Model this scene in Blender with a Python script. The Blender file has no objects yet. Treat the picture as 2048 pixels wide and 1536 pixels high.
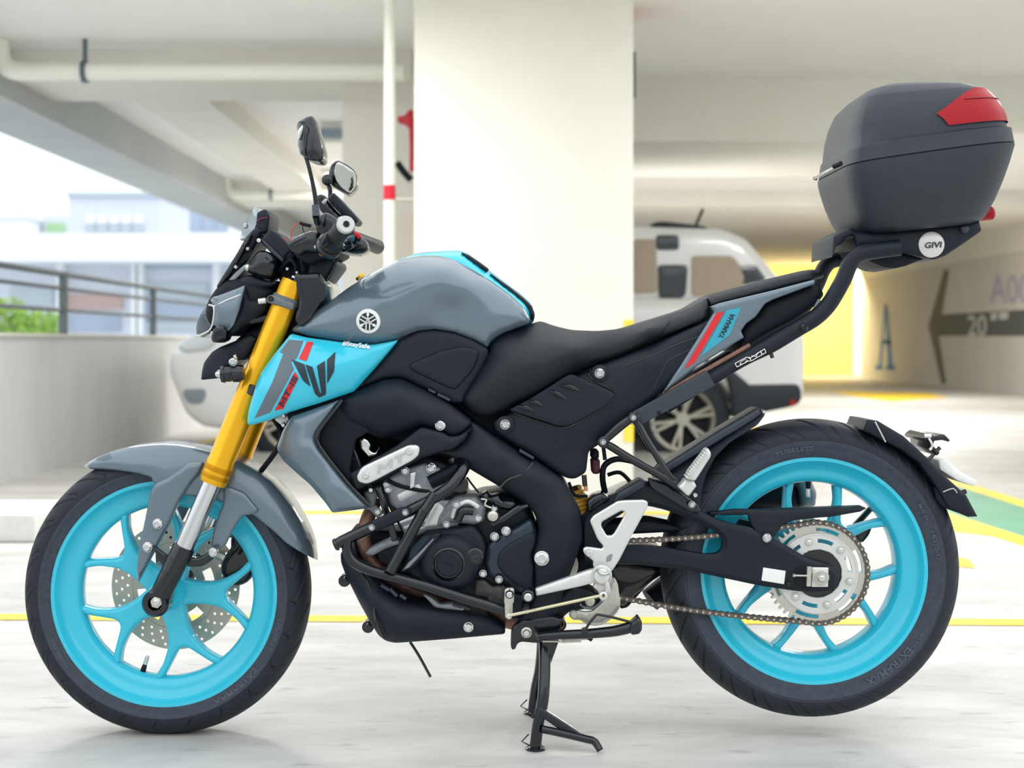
import bpy, bmesh, math, random
import numpy as np
from mathutils import Vector, Matrix
from mathutils.geometry import delaunay_2d_cdt
from mathutils.bvhtree import BVHTree
random.seed(7)
SC = bpy.context.scene
COL = SC.collection
# ---------------------------------------------------------------- camera
F, CX, CY, H, DC = 2958.0, 1017.0, 683.0, 0.80, 3.04
cam_d = bpy.data.cameras.new('camera')
cam = bpy.data.objects.new('camera', cam_d); COL.objects.link(cam)
cam.location = (0, -DC, H); cam.rotation_euler = (math.pi/2, 0, 0)
cam_d.sensor_width = 36; cam_d.sensor_fit = 'HORIZONTAL'; cam_d.lens = 36*F/2048
cam_d.shift_x = (1024-CX)/2048; cam_d.shift_y = -(768-CY)/2048
cam_d.clip_end = 300
cam_d.dof.use_dof = True; cam_d.dof.focus_distance = 2.93; cam_d.dof.aperture_fstop = 4.0
SC.camera = cam
# ---------------------------------------------------------------- light
SC.view_settings.view_transform = 'Standard'; SC.view_settings.look = 'None'
SC.view_settings.gamma = 1; SC.view_settings.use_curve_mapping = False
SC.view_settings.exposure = 0.06
world = bpy.data.worlds.new('overcast_sky'); SC.world = world; world.use_nodes = True
wn = world.node_tree; bg = wn.nodes['Background']
tc = wn.nodes.new('ShaderNodeTexCoord'); sx = wn.nodes.new('ShaderNodeSeparateXYZ')
rp = wn.nodes.new('ShaderNodeValToRGB')
wn.links.new(tc.outputs['Generated'], sx.inputs[0]); wn.links.new(sx.outputs[2], rp.inputs[0])
rp.color_ramp.elements[0].position = 0.0; rp.color_ramp.elements[0].color = (.62,.68,.72,1)
rp.color_ramp.elements[1].position = 0.35; rp.color_ramp.elements[1].color = (.93,.97,1,1)
wn.links.new(rp.outputs[0], bg.inputs[0]); bg.inputs[1].default_value = 1.75

# ---------------------------------------------------------------- helpers
def lin(h):
    h = h.lstrip('#'); c = [int(h[i:i+2],16)/255 for i in (0,2,4)]
    return tuple((x/12.92 if x <= .04045 else ((x+.055)/1.055)**2.4) for x in c)+(1,)
MATS = {}
def mat(name, col, rough=.5, metal=0, coat=0, noise=0, nscale=60, bump=0, bscale=300, spec=.5, alpha=1, emit=0, trans=0):
    m = bpy.data.materials.new(name); m.use_nodes = True; nt = m.node_tree
    b = nt.nodes['Principled BSDF']; c = lin(col)
    b.inputs['Base Color'].default_value = c; b.inputs['Roughness'].default_value = rough
    b.inputs['Metallic'].default_value = metal; b.inputs['Coat Weight'].default_value = coat
    b.inputs['Coat Roughness'].default_value = .06
    b.inputs['Specular IOR Level'].default_value = spec; b.inputs['Alpha'].default_value = alpha
    b.inputs['Transmission Weight'].default_value = trans
    if emit: b.inputs['Emission Color'].default_value = c; b.inputs['Emission Strength'].default_value = emit
    tcn = nt.nodes.new('ShaderNodeTexCoord')
    if noise:
        n = nt.nodes.new('ShaderNodeTexNoise'); n.inputs['Scale'].default_value = nscale; n.inputs['Detail'].default_value = 6
        nt.links.new(tcn.outputs['Object'], n.inputs['Vector'])
        r = nt.nodes.new('ShaderNodeValToRGB')
        r.color_ramp.elements[0].position = .3; r.color_ramp.elements[1].position = .7
        r.color_ramp.elements[0].color = tuple(x*(1-noise) for x in c[:3])+(1,)
        r.color_ramp.elements[1].color = tuple(min(1,x*(1+noise)) for x in c[:3])+(1,)
        nt.links.new(n.outputs[0], r.inputs[0]); nt.links.new(r.outputs[0], b.inputs['Base Color'])
    if bump:
        n2 = nt.nodes.new('ShaderNodeTexNoise'); n2.inputs['Scale'].default_value = bscale; n2.inputs['Detail'].default_value = 3
        nt.links.new(tcn.outputs['Object'], n2.inputs['Vector'])
        bp = nt.nodes.new('ShaderNodeBump'); bp.inputs['Strength'].default_value = bump; bp.inputs['Distance'].default_value = .002
        nt.links.new(n2.outputs[0], bp.inputs['Height']); nt.links.new(bp.outputs[0], b.inputs['Normal'])
    MATS[name] = m; return m
PAINT = mat('grey_gloss_paint', '#647480', .28, .25, .8, noise=.03, nscale=900)
CYAN  = mat('cyan_gloss_paint', '#2dc3de', .25, 0, .6)
CYANW = mat('cyan_wheel_paint', '#30c2dc', .3, 0, .5)
CYAND = mat('teal_decal', '#2f9fb6', .4)
BLK   = mat('black_textured_plastic', '#081421', .48, bump=.25, bscale=900, noise=.1, nscale=500, spec=.36)
BLKG  = mat('black_gloss', '#070d14', .22, 0, .3)
BLKD  = mat('black_deep', '#040d19', .6, spec=.3)
BLKM  = mat('black_painted_metal', '#070e17', .24, .2, .5)
SEATM = mat('black_vinyl', '#0e141e', .46, bump=.3, bscale=700, spec=.4)
RUB   = mat('tyre_rubber', '#141c27', .62, noise=.18, nscale=60, bump=.1, bscale=500)
RUBS  = mat('dusty_sidewall', '#353c48', .7, noise=.2, nscale=90, bump=.15, bscale=600)
RUBL  = mat('raised_tyre_lettering', '#4a525e', .6)
GRIPM = mat('rubber_grip', '#0e1218', .45)
GOLD  = mat('gold_anodised', '#f2b312', .3, .6, .2)
GOLDD = mat('gold_band', '#c98d06', .4, .7)
CHR   = mat('polished_chrome', '#d9dadb', .18, 1)
STEEL = mat('zinc_steel', '#c9c8bd', .35, .9, noise=.08, nscale=200)
ALU   = mat('satin_aluminium', '#dcdcd9', .42, .55)
ALUD  = mat('cast_aluminium', '#8f959a', .5, .6, noise=.15, nscale=80, bump=.3, bscale=300)
CASTB = mat('dark_cast_metal', '#1a2129', .42, .4, noise=.15, nscale=90, bump=.2, bscale=500)
COVG  = mat('graphite_engine_cover', '#2a3743', .36, .5, .2)
COPR  = mat('heat_stained_pipe', '#8a6a5c', .45, .7, noise=.25, nscale=60)
CHAINM= mat('chain_steel', '#6d655f', .4, .8, noise=.2, nscale=300)
RED   = mat('red_sticker', '#d81b26', .4)
REDL  = mat('red_reflector', '#a00416', .35, 0, 0, spec=.3)
STICK = mat('grey_sticker', '#5f6871', .45)
DSTICK= mat('dark_sticker', '#1c2f3a', .45)
WHT   = mat('white_sticker', '#eeeeea', .5)
CASE  = mat('top_case_plastic', '#232b34', .42, bump=.5, bscale=900, noise=.1, nscale=400)
GLASS = mat('mirror_glass', '#c8c8c0', .04, 1)
LENS  = mat('headlight_lens', '#31444f', .08, .2, 1)
SMOKE = mat('smoked_screen', '#98a4ad', .15, 0, .6, alpha=.8)
CLAMPG= mat('clamp_metal', '#6d737a', .45, .3)
BRUSH = mat('brushed_steel', '#c4c4c2', .4, .25)
CHARC = mat('charcoal_metal', '#394049', .45, .4)

def P(px, py, y=0.0):
    D = y+DC; return Vector(((px-CX)*D/F, y, H-(py-CY)*D/F))
def S(y): return (y+DC)/F     # metres per photo pixel at depth y

def setp(o, label=None, cat=None, group=None, kind=None):
    if label: o['label'] = label
    if cat: o['category'] = cat
    if group: o['group'] = group
    if kind: o['kind'] = kind
    return o
def thing(name, label, cat, loc=(0,0,0), group=None, kind=None):
    o = bpy.data.objects.new(name, None); COL.objects.link(o); o.location = loc
    o.empty_display_size = .1
    return setp(o, label, cat, group, kind)
def link(name, me, parent=None):
    o = bpy.data.objects.new(name, me); COL.objects.link(o)
    if parent:
        o.parent = parent
        L = Vector((0,0,0)); q = parent
        while q: L = L+q.location; q = q.parent
        # geometry is in scene coordinates: put the pivot at its own centre
        if len(me.vertices):
            n = len(me.vertices); a = np.empty(n*3); me.vertices.foreach_get('co', a); a = a.reshape(-1,3)
            c = (a.min(0)+a.max(0))/2; a -= c; me.vertices.foreach_set('co', a.ravel()); me.update()
            o.location = Vector(c)-L
    return o
class MB:
    """collects geometry (with material indices) for one mesh"""
    def __init__(s): s.v=[]; s.f=[]; s.mi=[]; s.m=[]; s.sm=[]
    def add(s, vs, fs, m, smooth=True):
        if m not in s.m: s.m.append(m)
        k = s.m.index(m); b = len(s.v)
        s.v += [tuple(v) for v in vs]; s.f += [tuple(b+i for i in f) for f in fs]
        s.mi += [k]*len(fs); s.sm += [smooth]*len(fs); return s
    def build(s, name, parent=None, label=None, angle=35, merge=0):
        me = bpy.data.meshes.new(name)
        me.from_pydata(s.v, [], s.f)
        for m in s.m: me.materials.append(m)
        me.polygons.foreach_set('material_index', s.mi); me.polygons.foreach_set('use_smooth', s.sm)
        me.validate()
        bm = bmesh.new(); bm.from_mesh(me)
        if merge: bmesh.ops.remove_doubles(bm, verts=bm.verts, dist=merge)
        bmesh.ops.recalc_face_normals(bm, faces=bm.faces); bm.to_mesh(me); bm.free()
        me.set_sharp_from_angle(angle=math.radians(angle)); me.update()
        s.bvh = BVHTree.FromPolygons([v.co.copy() for v in me.vertices], [tuple(p.vertices) for p in me.polygons])
        o = link(name, me, parent)
        if label: o['label'] = label
        o_bvh[o.name] = s.bvh
        return o
o_bvh = {}
# --- outline tools (work on arrays of x,y,z)
def rnd_corners(pts, rc, closed=True, n=5):
    """round every corner of a 3-D outline with radius-like length rc"""
    P_ = [np.array(p, float) for p in pts]; N = len(P_); out = []
    if rc <= 0: return P_
    for i in range(N):
        if not closed and i in (0, N-1): out.append(P_[i]); continue
        a, b, c = P_[i-1], P_[i], P_[(i+1)%N]
        la, lc = np.linalg.norm(a-b), np.linalg.norm(c-b)
        if la < 1e-9 or lc < 1e-9: continue
        ra, rr = min(rc, la*.49), min(rc, lc*.49)
        p0 = b+(a-b)/la*ra; p1 = b+(c-b)/lc*rr
        for k in range(n+1):
            t = k/n; out.append((1-t)**2*p0+2*t*(1-t)*b+t*t*p1)
    return out
def subdiv(pts, L, closed=True):
    out = []; N = len(pts)
    for i in range(N if closed else N-1):
        a, b = pts[i], pts[(i+1)%N]; d = np.linalg.norm(b-a)
        if d < 1e-5: continue
        k = max(1, int(math.ceil(d/L)))
        for j in range(k): out.append(a+(b-a)*j/k)
    if not closed: out.append(pts[-1])
    return out
def cdt(bnd, inner, edges=()):
    vs = [Vector((p[0], p[1])) for p in list(bnd)+list(inner)]; n = len(bnd)
    r = delaunay_2d_cdt(vs, [(n+a, n+b) for a, b in edges], [list(range(n))], 1, 1e-6)
    return r[0], r[2]
def inside(pts, poly):
    x, y = pts[:,0], pts[:,1]; c = np.zeros(len(pts), bool); n = len(poly); j = n-1
    for i in range(n):
        xi, yi = poly[i]; xj, yj = poly[j]
        if yi != yj:
            c ^= ((yi > y) != (yj > y)) & (x < (xj-xi)*(y-yi)/(yj-yi)+xi)
        j = i
    return c
def segdist(p, poly):
    a = poly; b = np.roll(poly, -1, 0); d = b-a; L = (d**2).sum(1)+1e-12
    out = np.full(len(p), 1e9)
    for i in range(0, len(p), 400):
        q = p[i:i+400, None, :]-a[None]; t = np.clip((q*d[None]).sum(2)/L, 0, 1)
        out[i:i+400] = np.sqrt(((q-t[...,None]*d[None])**2).sum(2)).min(1)
    return out
def puff(mb, pts, m, bulge=.01, r=.012, back=None, mirror=False, rc=.006, g=.008, holes=None, ctrl=None, px=True, y=0.0, sgn=1):
    """solid panel: outline -> rounded front face (towards the viewer side) -> side walls -> back face.
    pts (px,py[,y]) photo outline at depth y;  back: depth of the rear face, mirror: rear is the mirror image."""
    w = []
    for p in pts:
        yy = p[2] if len(p) > 2 else y
        if px: q = P(p[0], p[1], yy); w.append((q.x, q.z, yy))
        else: w.append((p[0], p[1], yy))
    o3 = subdiv(rnd_corners(w, rc), g*1.2)
    A = np.array(o3); b2 = A[:,:2]; yb = A[:,2]
    lo, hi = b2.min(0), b2.max(0)
    gx = np.arange(lo[0]+g*.3, hi[0], g); gz = np.arange(lo[1]+g*.3, hi[1], g*.87)
    if len(gx) and len(gz):
        X, Z = np.meshgrid(gx, gz); X = X+(np.arange(len(gz))%2)[:,None]*g*.5
        C = np.stack([X.ravel(), Z.ravel()], 1)
        C = C[inside(C, b2)]
    else: C = np.zeros((0,2))
    rings = []
    for k in (.12, .35, .7):      # offset rings give the rounded edge a clean profile
        pass
    if len(C): C = C[segdist(C, b2) > g*.35]
    # extra ring close to the edge
    T = np.roll(b2,-1,0)-np.roll(b2,1,0); T /= (np.linalg.norm(T,axis=1)[:,None]+1e-9)
    Nn = np.stack([-T[:,1], T[:,0]], 1)
    area = .5*np.sum(b2[:,0]*np.roll(b2[:,1],-1)-np.roll(b2[:,0],-1)*b2[:,1])
    if area < 0: Nn = -Nn
    rings = np.zeros((0,2)); edg = []
    for fr in (.05, .2, .5):
        dist = min(r, 6*g)*fr; R = b2+Nn*dist
        ok = inside(R, b2)&(segdist(R, b2) > dist*.97); idx = np.where(ok)[0]
        base = len(rings); pos = {int(q): base+k for k, q in enumerate(idx)}
        for q in idx:
            nx = (int(q)+1) % len(b2)
            if nx in pos: edg.append((pos[int(q)], pos[nx]))
        rings = np.concatenate([rings, R[idx]])
    if len(C) and len(rings):
        keep = np.ones(len(C), bool)
        for i in range(0, len(C), 300):
            q = np.sqrt(((C[i:i+300,None]-rings[None])**2).sum(2)).min(1); keep[i:i+300] = q > g*.4
        C = C[keep]
    C = np.concatenate([rings, C]) if len(C) else rings
    vs, fs = cdt(b2, C, edg)
    V = np.array([(v.x, v.y) for v in vs])
    d = segdist(V, b2); t = np.clip(d/r, 0, 1); h = bulge*np.sqrt(np.clip(1-(1-t)**2, 0, 1))
    if yb.max()-yb.min() > 1e-6 or ctrl:
        K = A.copy(); wt = np.ones(len(K))
        if ctrl:
            cc = []
            for c in ctrl:
                q = P(c[0], c[1], c[2]) if px else Vector((c[0],0,c[1])); cc.append((q.x, q.z, c[2]))
            K = np.concatenate([K, np.array(cc)]); wt = np.concatenate([wt, np.full(len(cc), 25.)])
        K = K[::max(1, len(A)//140)] if not ctrl else np.concatenate([A[::max(1, len(A)//140)], K[len(A):]])
        K = K[np.unique(np.round(K[:,:2], 5), axis=0, return_index=True)[1]]
        def tps(a, b):
            q = ((a[:,None]-b[None])**2).sum(2)*100+1e-9; return q*np.log(q)
        n_ = len(K); M = np.zeros((n_+3, n_+3)); M[:n_,:n_] = tps(K[:,:2], K[:,:2])+np.eye(n_)*.002
        M[:n_,n_] = 1; M[:n_,n_+1:] = K[:,:2]; M[n_,:n_] = 1; M[n_+1:,:n_] = K[:,:2].T
        w_ = np.linalg.lstsq(M, np.concatenate([K[:,2], [0,0,0]]), rcond=None)[0]
        yy = tps(V, K[:,:2])@w_[:n_]+w_[n_]+V@w_[n_+1:]
        e = d < 1e-6
        for i in np.where(e)[0]:
            yy[i] = yb[np.argmin(((b2-V[i])**2).sum(1))]
    else: yy = np.full(len(V), yb[0])
    Y = yy-sgn*h
    n = len(V)
    front = np.stack([V[:,0], Y, V[:,1]], 1)
    if mirror: rear = front*np.array([1,-1,1])
    else:
        bk = back if back is not None else (yb.max()+.01)
        rear = np.stack([V[:,0], np.full(n, bk), V[:,1]], 1)
    bi = [int(np.argmin(((V-p)**2).sum(1))) for p in b2]
    F_ = [tuple(f) for f in fs]+[tuple(n+i for i in reversed(f)) for f in fs]
    for i in range(len(bi)):
        a, b = bi[i], bi[(i+1)%len(bi)]
        if a != b: F_.append((a, b, n+b, n+a))
    mb.add(np.concatenate([front, rear]).tolist(), F_, m)
    return mb
def panel(name, pts, m, parent, label=None, angle=40, merge=0, **k):
    mb = MB(); puff(mb, pts, m, **k)
    return mb.build(name, parent, label, angle=angle, merge=1e-5)
def tube(mb, path, r, m, n=12, smooth=3, caps=True, px=False, flat=1.0):
    """swept round tube along points (x,y,z[,r]); px: (px,py,y[,rpx])"""
    pts = []
    for p in path:
        if px:
            q = P(p[0], p[1], p[2]); rr = (p[3] if len(p) > 3 else r)*S(p[2]); pts.append((q.x, q.y, q.z, rr))
        else: pts.append((p[0], p[1], p[2], p[3] if len(p) > 3 else r))
    pts = np.array(pts, float)
    if smooth and len(pts) > 2:
        o = []
        for i in range(len(pts)-1):
            p0 = pts[max(i-1,0)]; p1 = pts[i]; p2 = pts[i+1]; p3 = pts[min(i+2,len(pts)-1)]
            for k in range(smooth+1):
                t = k/(smooth+1)
                o.append(.5*((2*p1)+(-p0+p2)*t+(2*p0-5*p1+4*p2-p3)*t*t+(-p0+3*p1-3*p2+p3)*t**3))
        o.append(pts[-1]); pts = np.array(o)
    c = pts[:,:3]; vs = []; fs = []
    up = Vector((0,1,0)); last = None
    for i in range(len(c)):
        a = Vector(c[min(i+1,len(c)-1)])-Vector(c[max(i-1,0)]); a.normalize()
        if last is None:
            u = up if abs(a.dot(up)) < .9 else Vector((0,0,1))
            s1 = a.cross(u).normalized()
        else: s1 = (last-a*last.dot(a)).normalized()
        last = s1; s2 = a.cross(s1)
        for k in range(n):
            th = 2*math.pi*k/n; q = Vector(c[i])+(s1*math.cos(th)+s2*math.sin(th)*flat)*pts[i,3]
            vs.append(q)
    for i in range(len(c)-1):
        for k in range(n):
            fs.append((i*n+k, i*n+(k+1)%n, (i+1)*n+(k+1)%n, (i+1)*n+k))
    if caps: fs += [tuple(range(n-1,-1,-1)), tuple((len(c)-1)*n+k for k in range(n))]
    return mb.add(vs, fs, m)
def cyl(mb, c, axis, prof, m, n=24, cap=True):
    """lathe about axis through c; prof = [(distance along axis, radius)...]"""
    a = Vector(axis).normalized(); c = Vector(c)
    u = a.orthogonal().normalized(); v = a.cross(u); vs = []; fs = []
    for (t, r) in prof:
        for k in range(n):
            th = 2*math.pi*k/n; vs.append(c+a*t+(u*math.cos(th)+v*math.sin(th))*r)
    for i in range(len(prof)-1):
        for k in range(n): fs.append((i*n+k, i*n+(k+1)%n, (i+1)*n+(k+1)%n, (i+1)*n+k))
    if cap: fs += [tuple(range(n)), tuple((len(prof)-1)*n+k for k in range(n-1,-1,-1))]
    return mb.add(vs, fs, m)
def torus_prof(mb, c, prof, m, n=120, axis_y=True):
    """closed profile [(y offset, radius)] revolved about the y axis through c"""
    vs = []; fs = []; k = len(prof)
    for i in range(n):
        th = 2*math.pi*i/n
        for (yy, r) in prof: vs.append((c[0]+r*math.cos(th), c[1]+yy, c[2]+r*math.sin(th)))
    for i in range(n):
        for j in range(k):
            a = i*k+j; b = i*k+(j+1)%k; i2 = (i+1)%n
            fs.append((a, b, i2*k+(j+1)%k, i2*k+j))
    return mb.add(vs, fs, m)
def box(mb, c, s, m, R=None, bev=0):
    vs = []
    sx_, sy_, sz_ = [q/2 for q in s]
    if bev:
        bm = bmesh.new(); bmesh.ops.create_cube(bm, size=1)
        for v in bm.verts: v.co = Vector((v.co.x*s[0], v.co.y*s[1], v.co.z*s[2]))
        bmesh.ops.bevel(bm, geom=bm.edges[:], offset=bev, segments=2, affect='EDGES', profile=.6)
        vs = [v.co.copy() for v in bm.verts]; bm.verts.index_update()
        fs = [tuple(v.index for v in f.verts) for f in bm.faces]; bm.free()
    else:
        vs = [Vector((i*sx_, j*sy_, k*sz_)) for i in (-1,1) for j in (-1,1) for k in (-1,1)]
        fs = [(0,1,3,2),(4,6,7,5),(0,4,5,1),(2,3,7,6),(0,2,6,4),(1,5,7,3)]
    if R is not None: vs = [R@v for v in vs]
    return mb.add([v+Vector(c) for v in vs], fs, m, smooth=bool(bev))
def roty(deg): return Matrix.Rotation(math.radians(deg), 3, 'Y')
def bolt(px, py, y, rpx, parent, m=None, name='bolt', h=.006, axis=(0,-1,0), socket=True):
    m = m or STEEL; c = P(px, py, y); r = rpx*S(y); mb = MB()
    cyl(mb, c+Vector((0,.004,0)), axis, [(0,r*1.25),(.004,r*1.25),(.005,r*1.15)], m if r > .005 else BLKM, 20)
    cyl(mb, c, axis, [(0,r),(h*.7,r),(h,r*.78),(h,r*.45),(h*.5,r*.4)] if socket else [(0,r),(h*.8,r),(h,r*.8)], m, 16)
    return mb.build(name, parent)
def link_(a): return a
def ccw(L):
    A = sum(p[0]*q[1]-q[0]*p[1] for p, q in zip(L, list(L[1:])+[L[0]])); return list(L) if A > 0 else list(reversed(L))
def plate(mb, c, outer, holes, y, th, m, smooth=False):
    """flat plate in the x-z plane through c, with real openings"""
    loops = [ccw(outer)]+[ccw(h) for h in holes]; vs, fc = [], []
    for L in loops: b = len(vs); vs += [Vector((p[0], p[1])) for p in L]; fc.append(list(range(b, b+len(L))))
    r = delaunay_2d_cdt(vs, [], fc, 1, 1e-7); V = r[0]
    keep = [tuple(f) for f, o in zip(r[2], r[5]) if 0 in o and not any(k in o for k in range(1, len(loops)))]
    n0 = len(V); pts = [(c[0]+v.x, y, c[1]+v.y) for v in V]+[(c[0]+v.x, y+th, c[1]+v.y) for v in V]
    fs = keep+[tuple(n0+i for i in reversed(f)) for f in keep]; ec = set()
    for f in keep:
        for p, q in zip(f, f[1:]+f[:1]): ec.add((p,q))
    fs += [(p, n0+p, n0+q, q) for p, q in ec if (q,p) not in ec]
    return mb.add(pts, fs, m, smooth)
# --- text and flat markings laid on a surface
def text_geo(s, bold=0.0, italic=0.0):
    if s in ('MT', 'MT-15'):                 # wide block capitals drawn as plain strokes
        G = {'M': (1.3, [[(0,0),(.24,0),(.24,1),(0,1)],[(1.06,0),(1.3,0),(1.3,1),(1.06,1)],[(.24,1),(.24,.66),(.65,.12),(.65,.46)],[(1.06,1),(1.06,.66),(.65,.12),(.65,.46)]]),
             'T': (1.0, [[(0,.78),(1,.78),(1,1),(0,1)],[(.38,0),(.62,0),(.62,.78),(.38,.78)]]), '-': (.5, [[(0,.4),(.5,.4),(.5,.6),(0,.6)]]), '1': (.26, [[(0,0),(.26,0),(.26,1),(0,1)]]),
             '5': (.9, [[(0,.78),(.9,.78),(.9,1),(0,1)],[(0,.58),(.22,.58),(.22,.78),(0,.78)],[(0,.4),(.9,.4),(.9,.58),(0,.58)],[(.68,.2),(.9,.2),(.9,.4),(.68,.4)],[(0,0),(.9,0),(.9,.2),(0,.2)]])}
        x = 0; vs = []; fs = []
        for ch in s:
            for q in G[ch][1]: fs.append(tuple(range(len(vs), len(vs)+4))); vs += [(x+p[0], p[1]) for p in q]
            x += G[ch][0]+.18
        w = x-.18
        return [((p[0]-w/2)/w+italic*(p[1]-.5)/w, p[1]-.5) for p in vs], fs
    cu = bpy.data.curves.new('t', 'FONT'); cu.body = s; cu.size = 1; cu.offset = bold
    cu.align_x = 'CENTER'; cu.align_y = 'CENTER'; cu.resolution_u = 3
    o = bpy.data.objects.new('t', cu); COL.objects.link(o)
    bpy.context.view_layer.update()
    me = o.evaluated_get(bpy.context.evaluated_depsgraph_get()).to_mesh()
    vs = [(v.co.x, v.co.y) for v in me.vertices]; fs = [tuple(p.vertices) for p in me.polygons]
    o.evaluated_get(bpy.context.evaluated_depsgraph_get()).to_mesh_clear()
    bpy.data.objects.remove(o); bpy.data.curves.remove(cu)
    xs = [v[0] for v in vs]; ys = [v[1] for v in vs]
    cx_, cy_ = (min(xs)+max(xs))/2, (min(ys)+max(ys))/2
    w, h = max(xs)-min(xs), max(ys)-min(ys)
    return [((a-cx_)/w+italic*(b-cy_)/w, (b-cy_)/h) for a, b in vs], fs
CAMP = Vector((0,-DC,H))
def on_surface(bvh, px, py, lift=.0009, fall=0.0):
    d = (P(px, py, 0)-CAMP).normalized()
    loc, nor, i, dist = bvh.ray_cast(CAMP, d)
    if loc is None: return P(px, py, fall)
    if nor.dot(d) > 0: nor = -nor
    return loc+nor*lift
def stube(mb, bvh, path, rpx, m, lift=0.0, n=8, smooth=3):
    q = rnd_corners([(a, b, 0) for a, b in path], 12, closed=False); q = subdiv(q, 8, closed=False); pts = []
    for i, v in enumerate(q):
        w = on_surface(bvh, v[0], v[1], lift); e = min(1, min(i, len(q)-1-i)/3+.35); pts.append((w.x, w.y, w.z, rpx*S(w.y)*e))
    return tube(mb, pts, .001, m, n, 0)
def decal(mb, bvh, pts, m, rc=2, g=7, lift=.0009, fall=0.0):
    o = subdiv(rnd_corners([(a,b,0) for a,b in pts], rc), g)
    A = np.array(o)[:,:2]; lo, hi = A.min(0), A.max(0)
    X, Z = np.meshgrid(np.arange(lo[0], hi[0], g), np.arange(lo[1], hi[1], g))
    C = np.stack([X.ravel(), Z.ravel()], 1); C = C[inside(C, A)]
    if len(C): C = C[segdist(C, A) > g*.4]
    vs, fs = cdt(A, C)
    mb.add([on_surface(bvh, v.x, v.y, lift, fall) for v in vs], fs, m)
def decal_text(mb, bvh, s, cx, cy, w, h, ang, m, bold=.02, italic=0, lift=.0014, fall=0.0):
    vs, fs = text_geo(s, bold, italic); ca, sa = math.cos(math.radians(ang)), math.sin(math.radians(ang))
    q = []
    for a, b in vs:
        u, v = a*w, -b*h
        q.append(on_surface(bvh, cx+u*ca+v*sa, cy-u*sa+v*ca, lift, fall))
    mb.add(q, fs, m, smooth=False)
# ================================================================ SETTING
def node_mat(name, col1, col2, scale, rough=.6, stretch=(1,1,1), bump=.0, col3=None, spec=.5):
    m = bpy.data.materials.new(name); m.use_nodes = True; nt = m.node_tree; b = nt.nodes['Principled BSDF']
    b.inputs['Roughness'].default_value = rough; b.inputs['Specular IOR Level'].default_value = spec
    t = nt.nodes.new('ShaderNodeTexCoord'); mp = nt.nodes.new('ShaderNodeMapping'); mp.inputs['Scale'].default_value = stretch
    nt.links.new(t.outputs['Object'], mp.inputs[0])
    n = nt.nodes.new('ShaderNodeTexNoise'); n.inputs['Scale'].default_value = scale; n.inputs['Detail'].default_value = 9; n.inputs['Roughness'].default_value = .65
    nt.links.new(mp.outputs[0], n.inputs['Vector'])
    r = nt.nodes.new('ShaderNodeValToRGB'); r.color_ramp.elements[0].position = .36; r.color_ramp.elements[1].position = .6
    r.color_ramp.elements[0].color = lin(col1); r.color_ramp.elements[1].color = lin(col2)
    nt.links.new(n.outputs[0], r.inputs[0]); out = r.outputs[0]
    if col3:
        n2 = nt.nodes.new('ShaderNodeTexNoise'); n2.inputs['Scale'].default_value = scale*7; n2.inputs['Detail'].default_value = 8
        nt.links.new(mp.outputs[0], n2.inputs['Vector'])
        r2 = nt.nodes.new('ShaderNodeValToRGB'); r2.color_ramp.elements[0].position = .60; r2.color_ramp.elements[1].position = .74
        r2.color_ramp.elements[0].color = (0,0,0,1); r2.color_ramp.elements[1].color = (.6,.6,.6,1)
        nt.links.new(n2.outputs[0], r2.inputs[0]); mx = nt.nodes.new('ShaderNodeMix'); mx.data_type = 'RGBA'
        nt.links.new(r2.outputs[0], mx.inputs['Factor']); nt.links.new(out, mx.inputs[6]); mx.inputs[7].default_value = lin(col3); out = mx.outputs[2]
    nt.links.new(out, b.inputs['Base Color'])
    if bump:
        bp = nt.nodes.new('ShaderNodeBump'); bp.inputs['Strength'].default_value = bump; bp.inputs['Distance'].default_value = .01
        nt.links.new(n.outputs[0], bp.inputs['Height']); nt.links.new(bp.outputs[0], b.inputs['Normal'])
    return m
FLOORM = node_mat('pale_concrete_floor', '#b1afab', '#cfcdc9', 1.5, .5, (.8,2.2,1), .05, '#8f8c87')
WALLM  = node_mat('white_painted_concrete', '#dfddd2', '#e5e3d9', .8, .8)
CEILM  = node_mat('white_ceiling_paint', '#ecebe6', '#f1f0ec', .5, .85)
PARAM  = node_mat('raw_concrete', '#c9cbcb', '#dadbdb', .9, .85, (1,1,.35), .1)
BEAMG  = node_mat('grey_painted_beam', '#b4bab9', '#bec3c2', .7, .85)
GREYW  = node_mat('light_grey_wall_paint', '#c9c6bf', '#d1cec7', .6, .8)
YEL    = node_mat('yellow_road_paint', '#f0c62c', '#f6d346', 6, .5)
GRN    = node_mat('green_floor_paint', '#5d9478', '#6aa184', 4, .5)
DGREY  = mat('dark_grey_wall_paint', '#565c5c', .7)
BLUEP  = mat('blue_wall_paint', '#2f74b5', .7)
PURP   = mat('purple_wall_paint', '#a9a5bd', .7)
LGREY  = mat('pale_stencil_paint', '#c9cccb', .7)
WARM   = mat('cream_yellow_paint', '#f2dc8a', .8)
REDP   = mat('red_pipe_paint', '#c8102e', .4)
PIPEW  = mat('cream_pipe_paint', '#e9e9dd', .5)
RAILM  = mat('grey_rail_paint', '#5f6a70', .5, .3)
CONC   = mat('precast_concrete', '#d9d9d4', .8, noise=.06, nscale=20)

def wbox(mb, x0, x1, y0, y1, z0, z1, m):
    return box(mb, ((x0+x1)/2, (y0+y1)/2, (z0+z1)/2), (x1-x0, y1-y0, z1-z0), m)
def GP(px, py, z=0.0):     # photo pixel -> point on a horizontal plane
    D = (H-z)*F/(py-CY); return ((px-CX)*D/F, D-DC, z)
def struct(name, mb, label, cat):
    return setp(mb.build(name, None, angle=30), label, cat, kind='structure')
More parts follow.
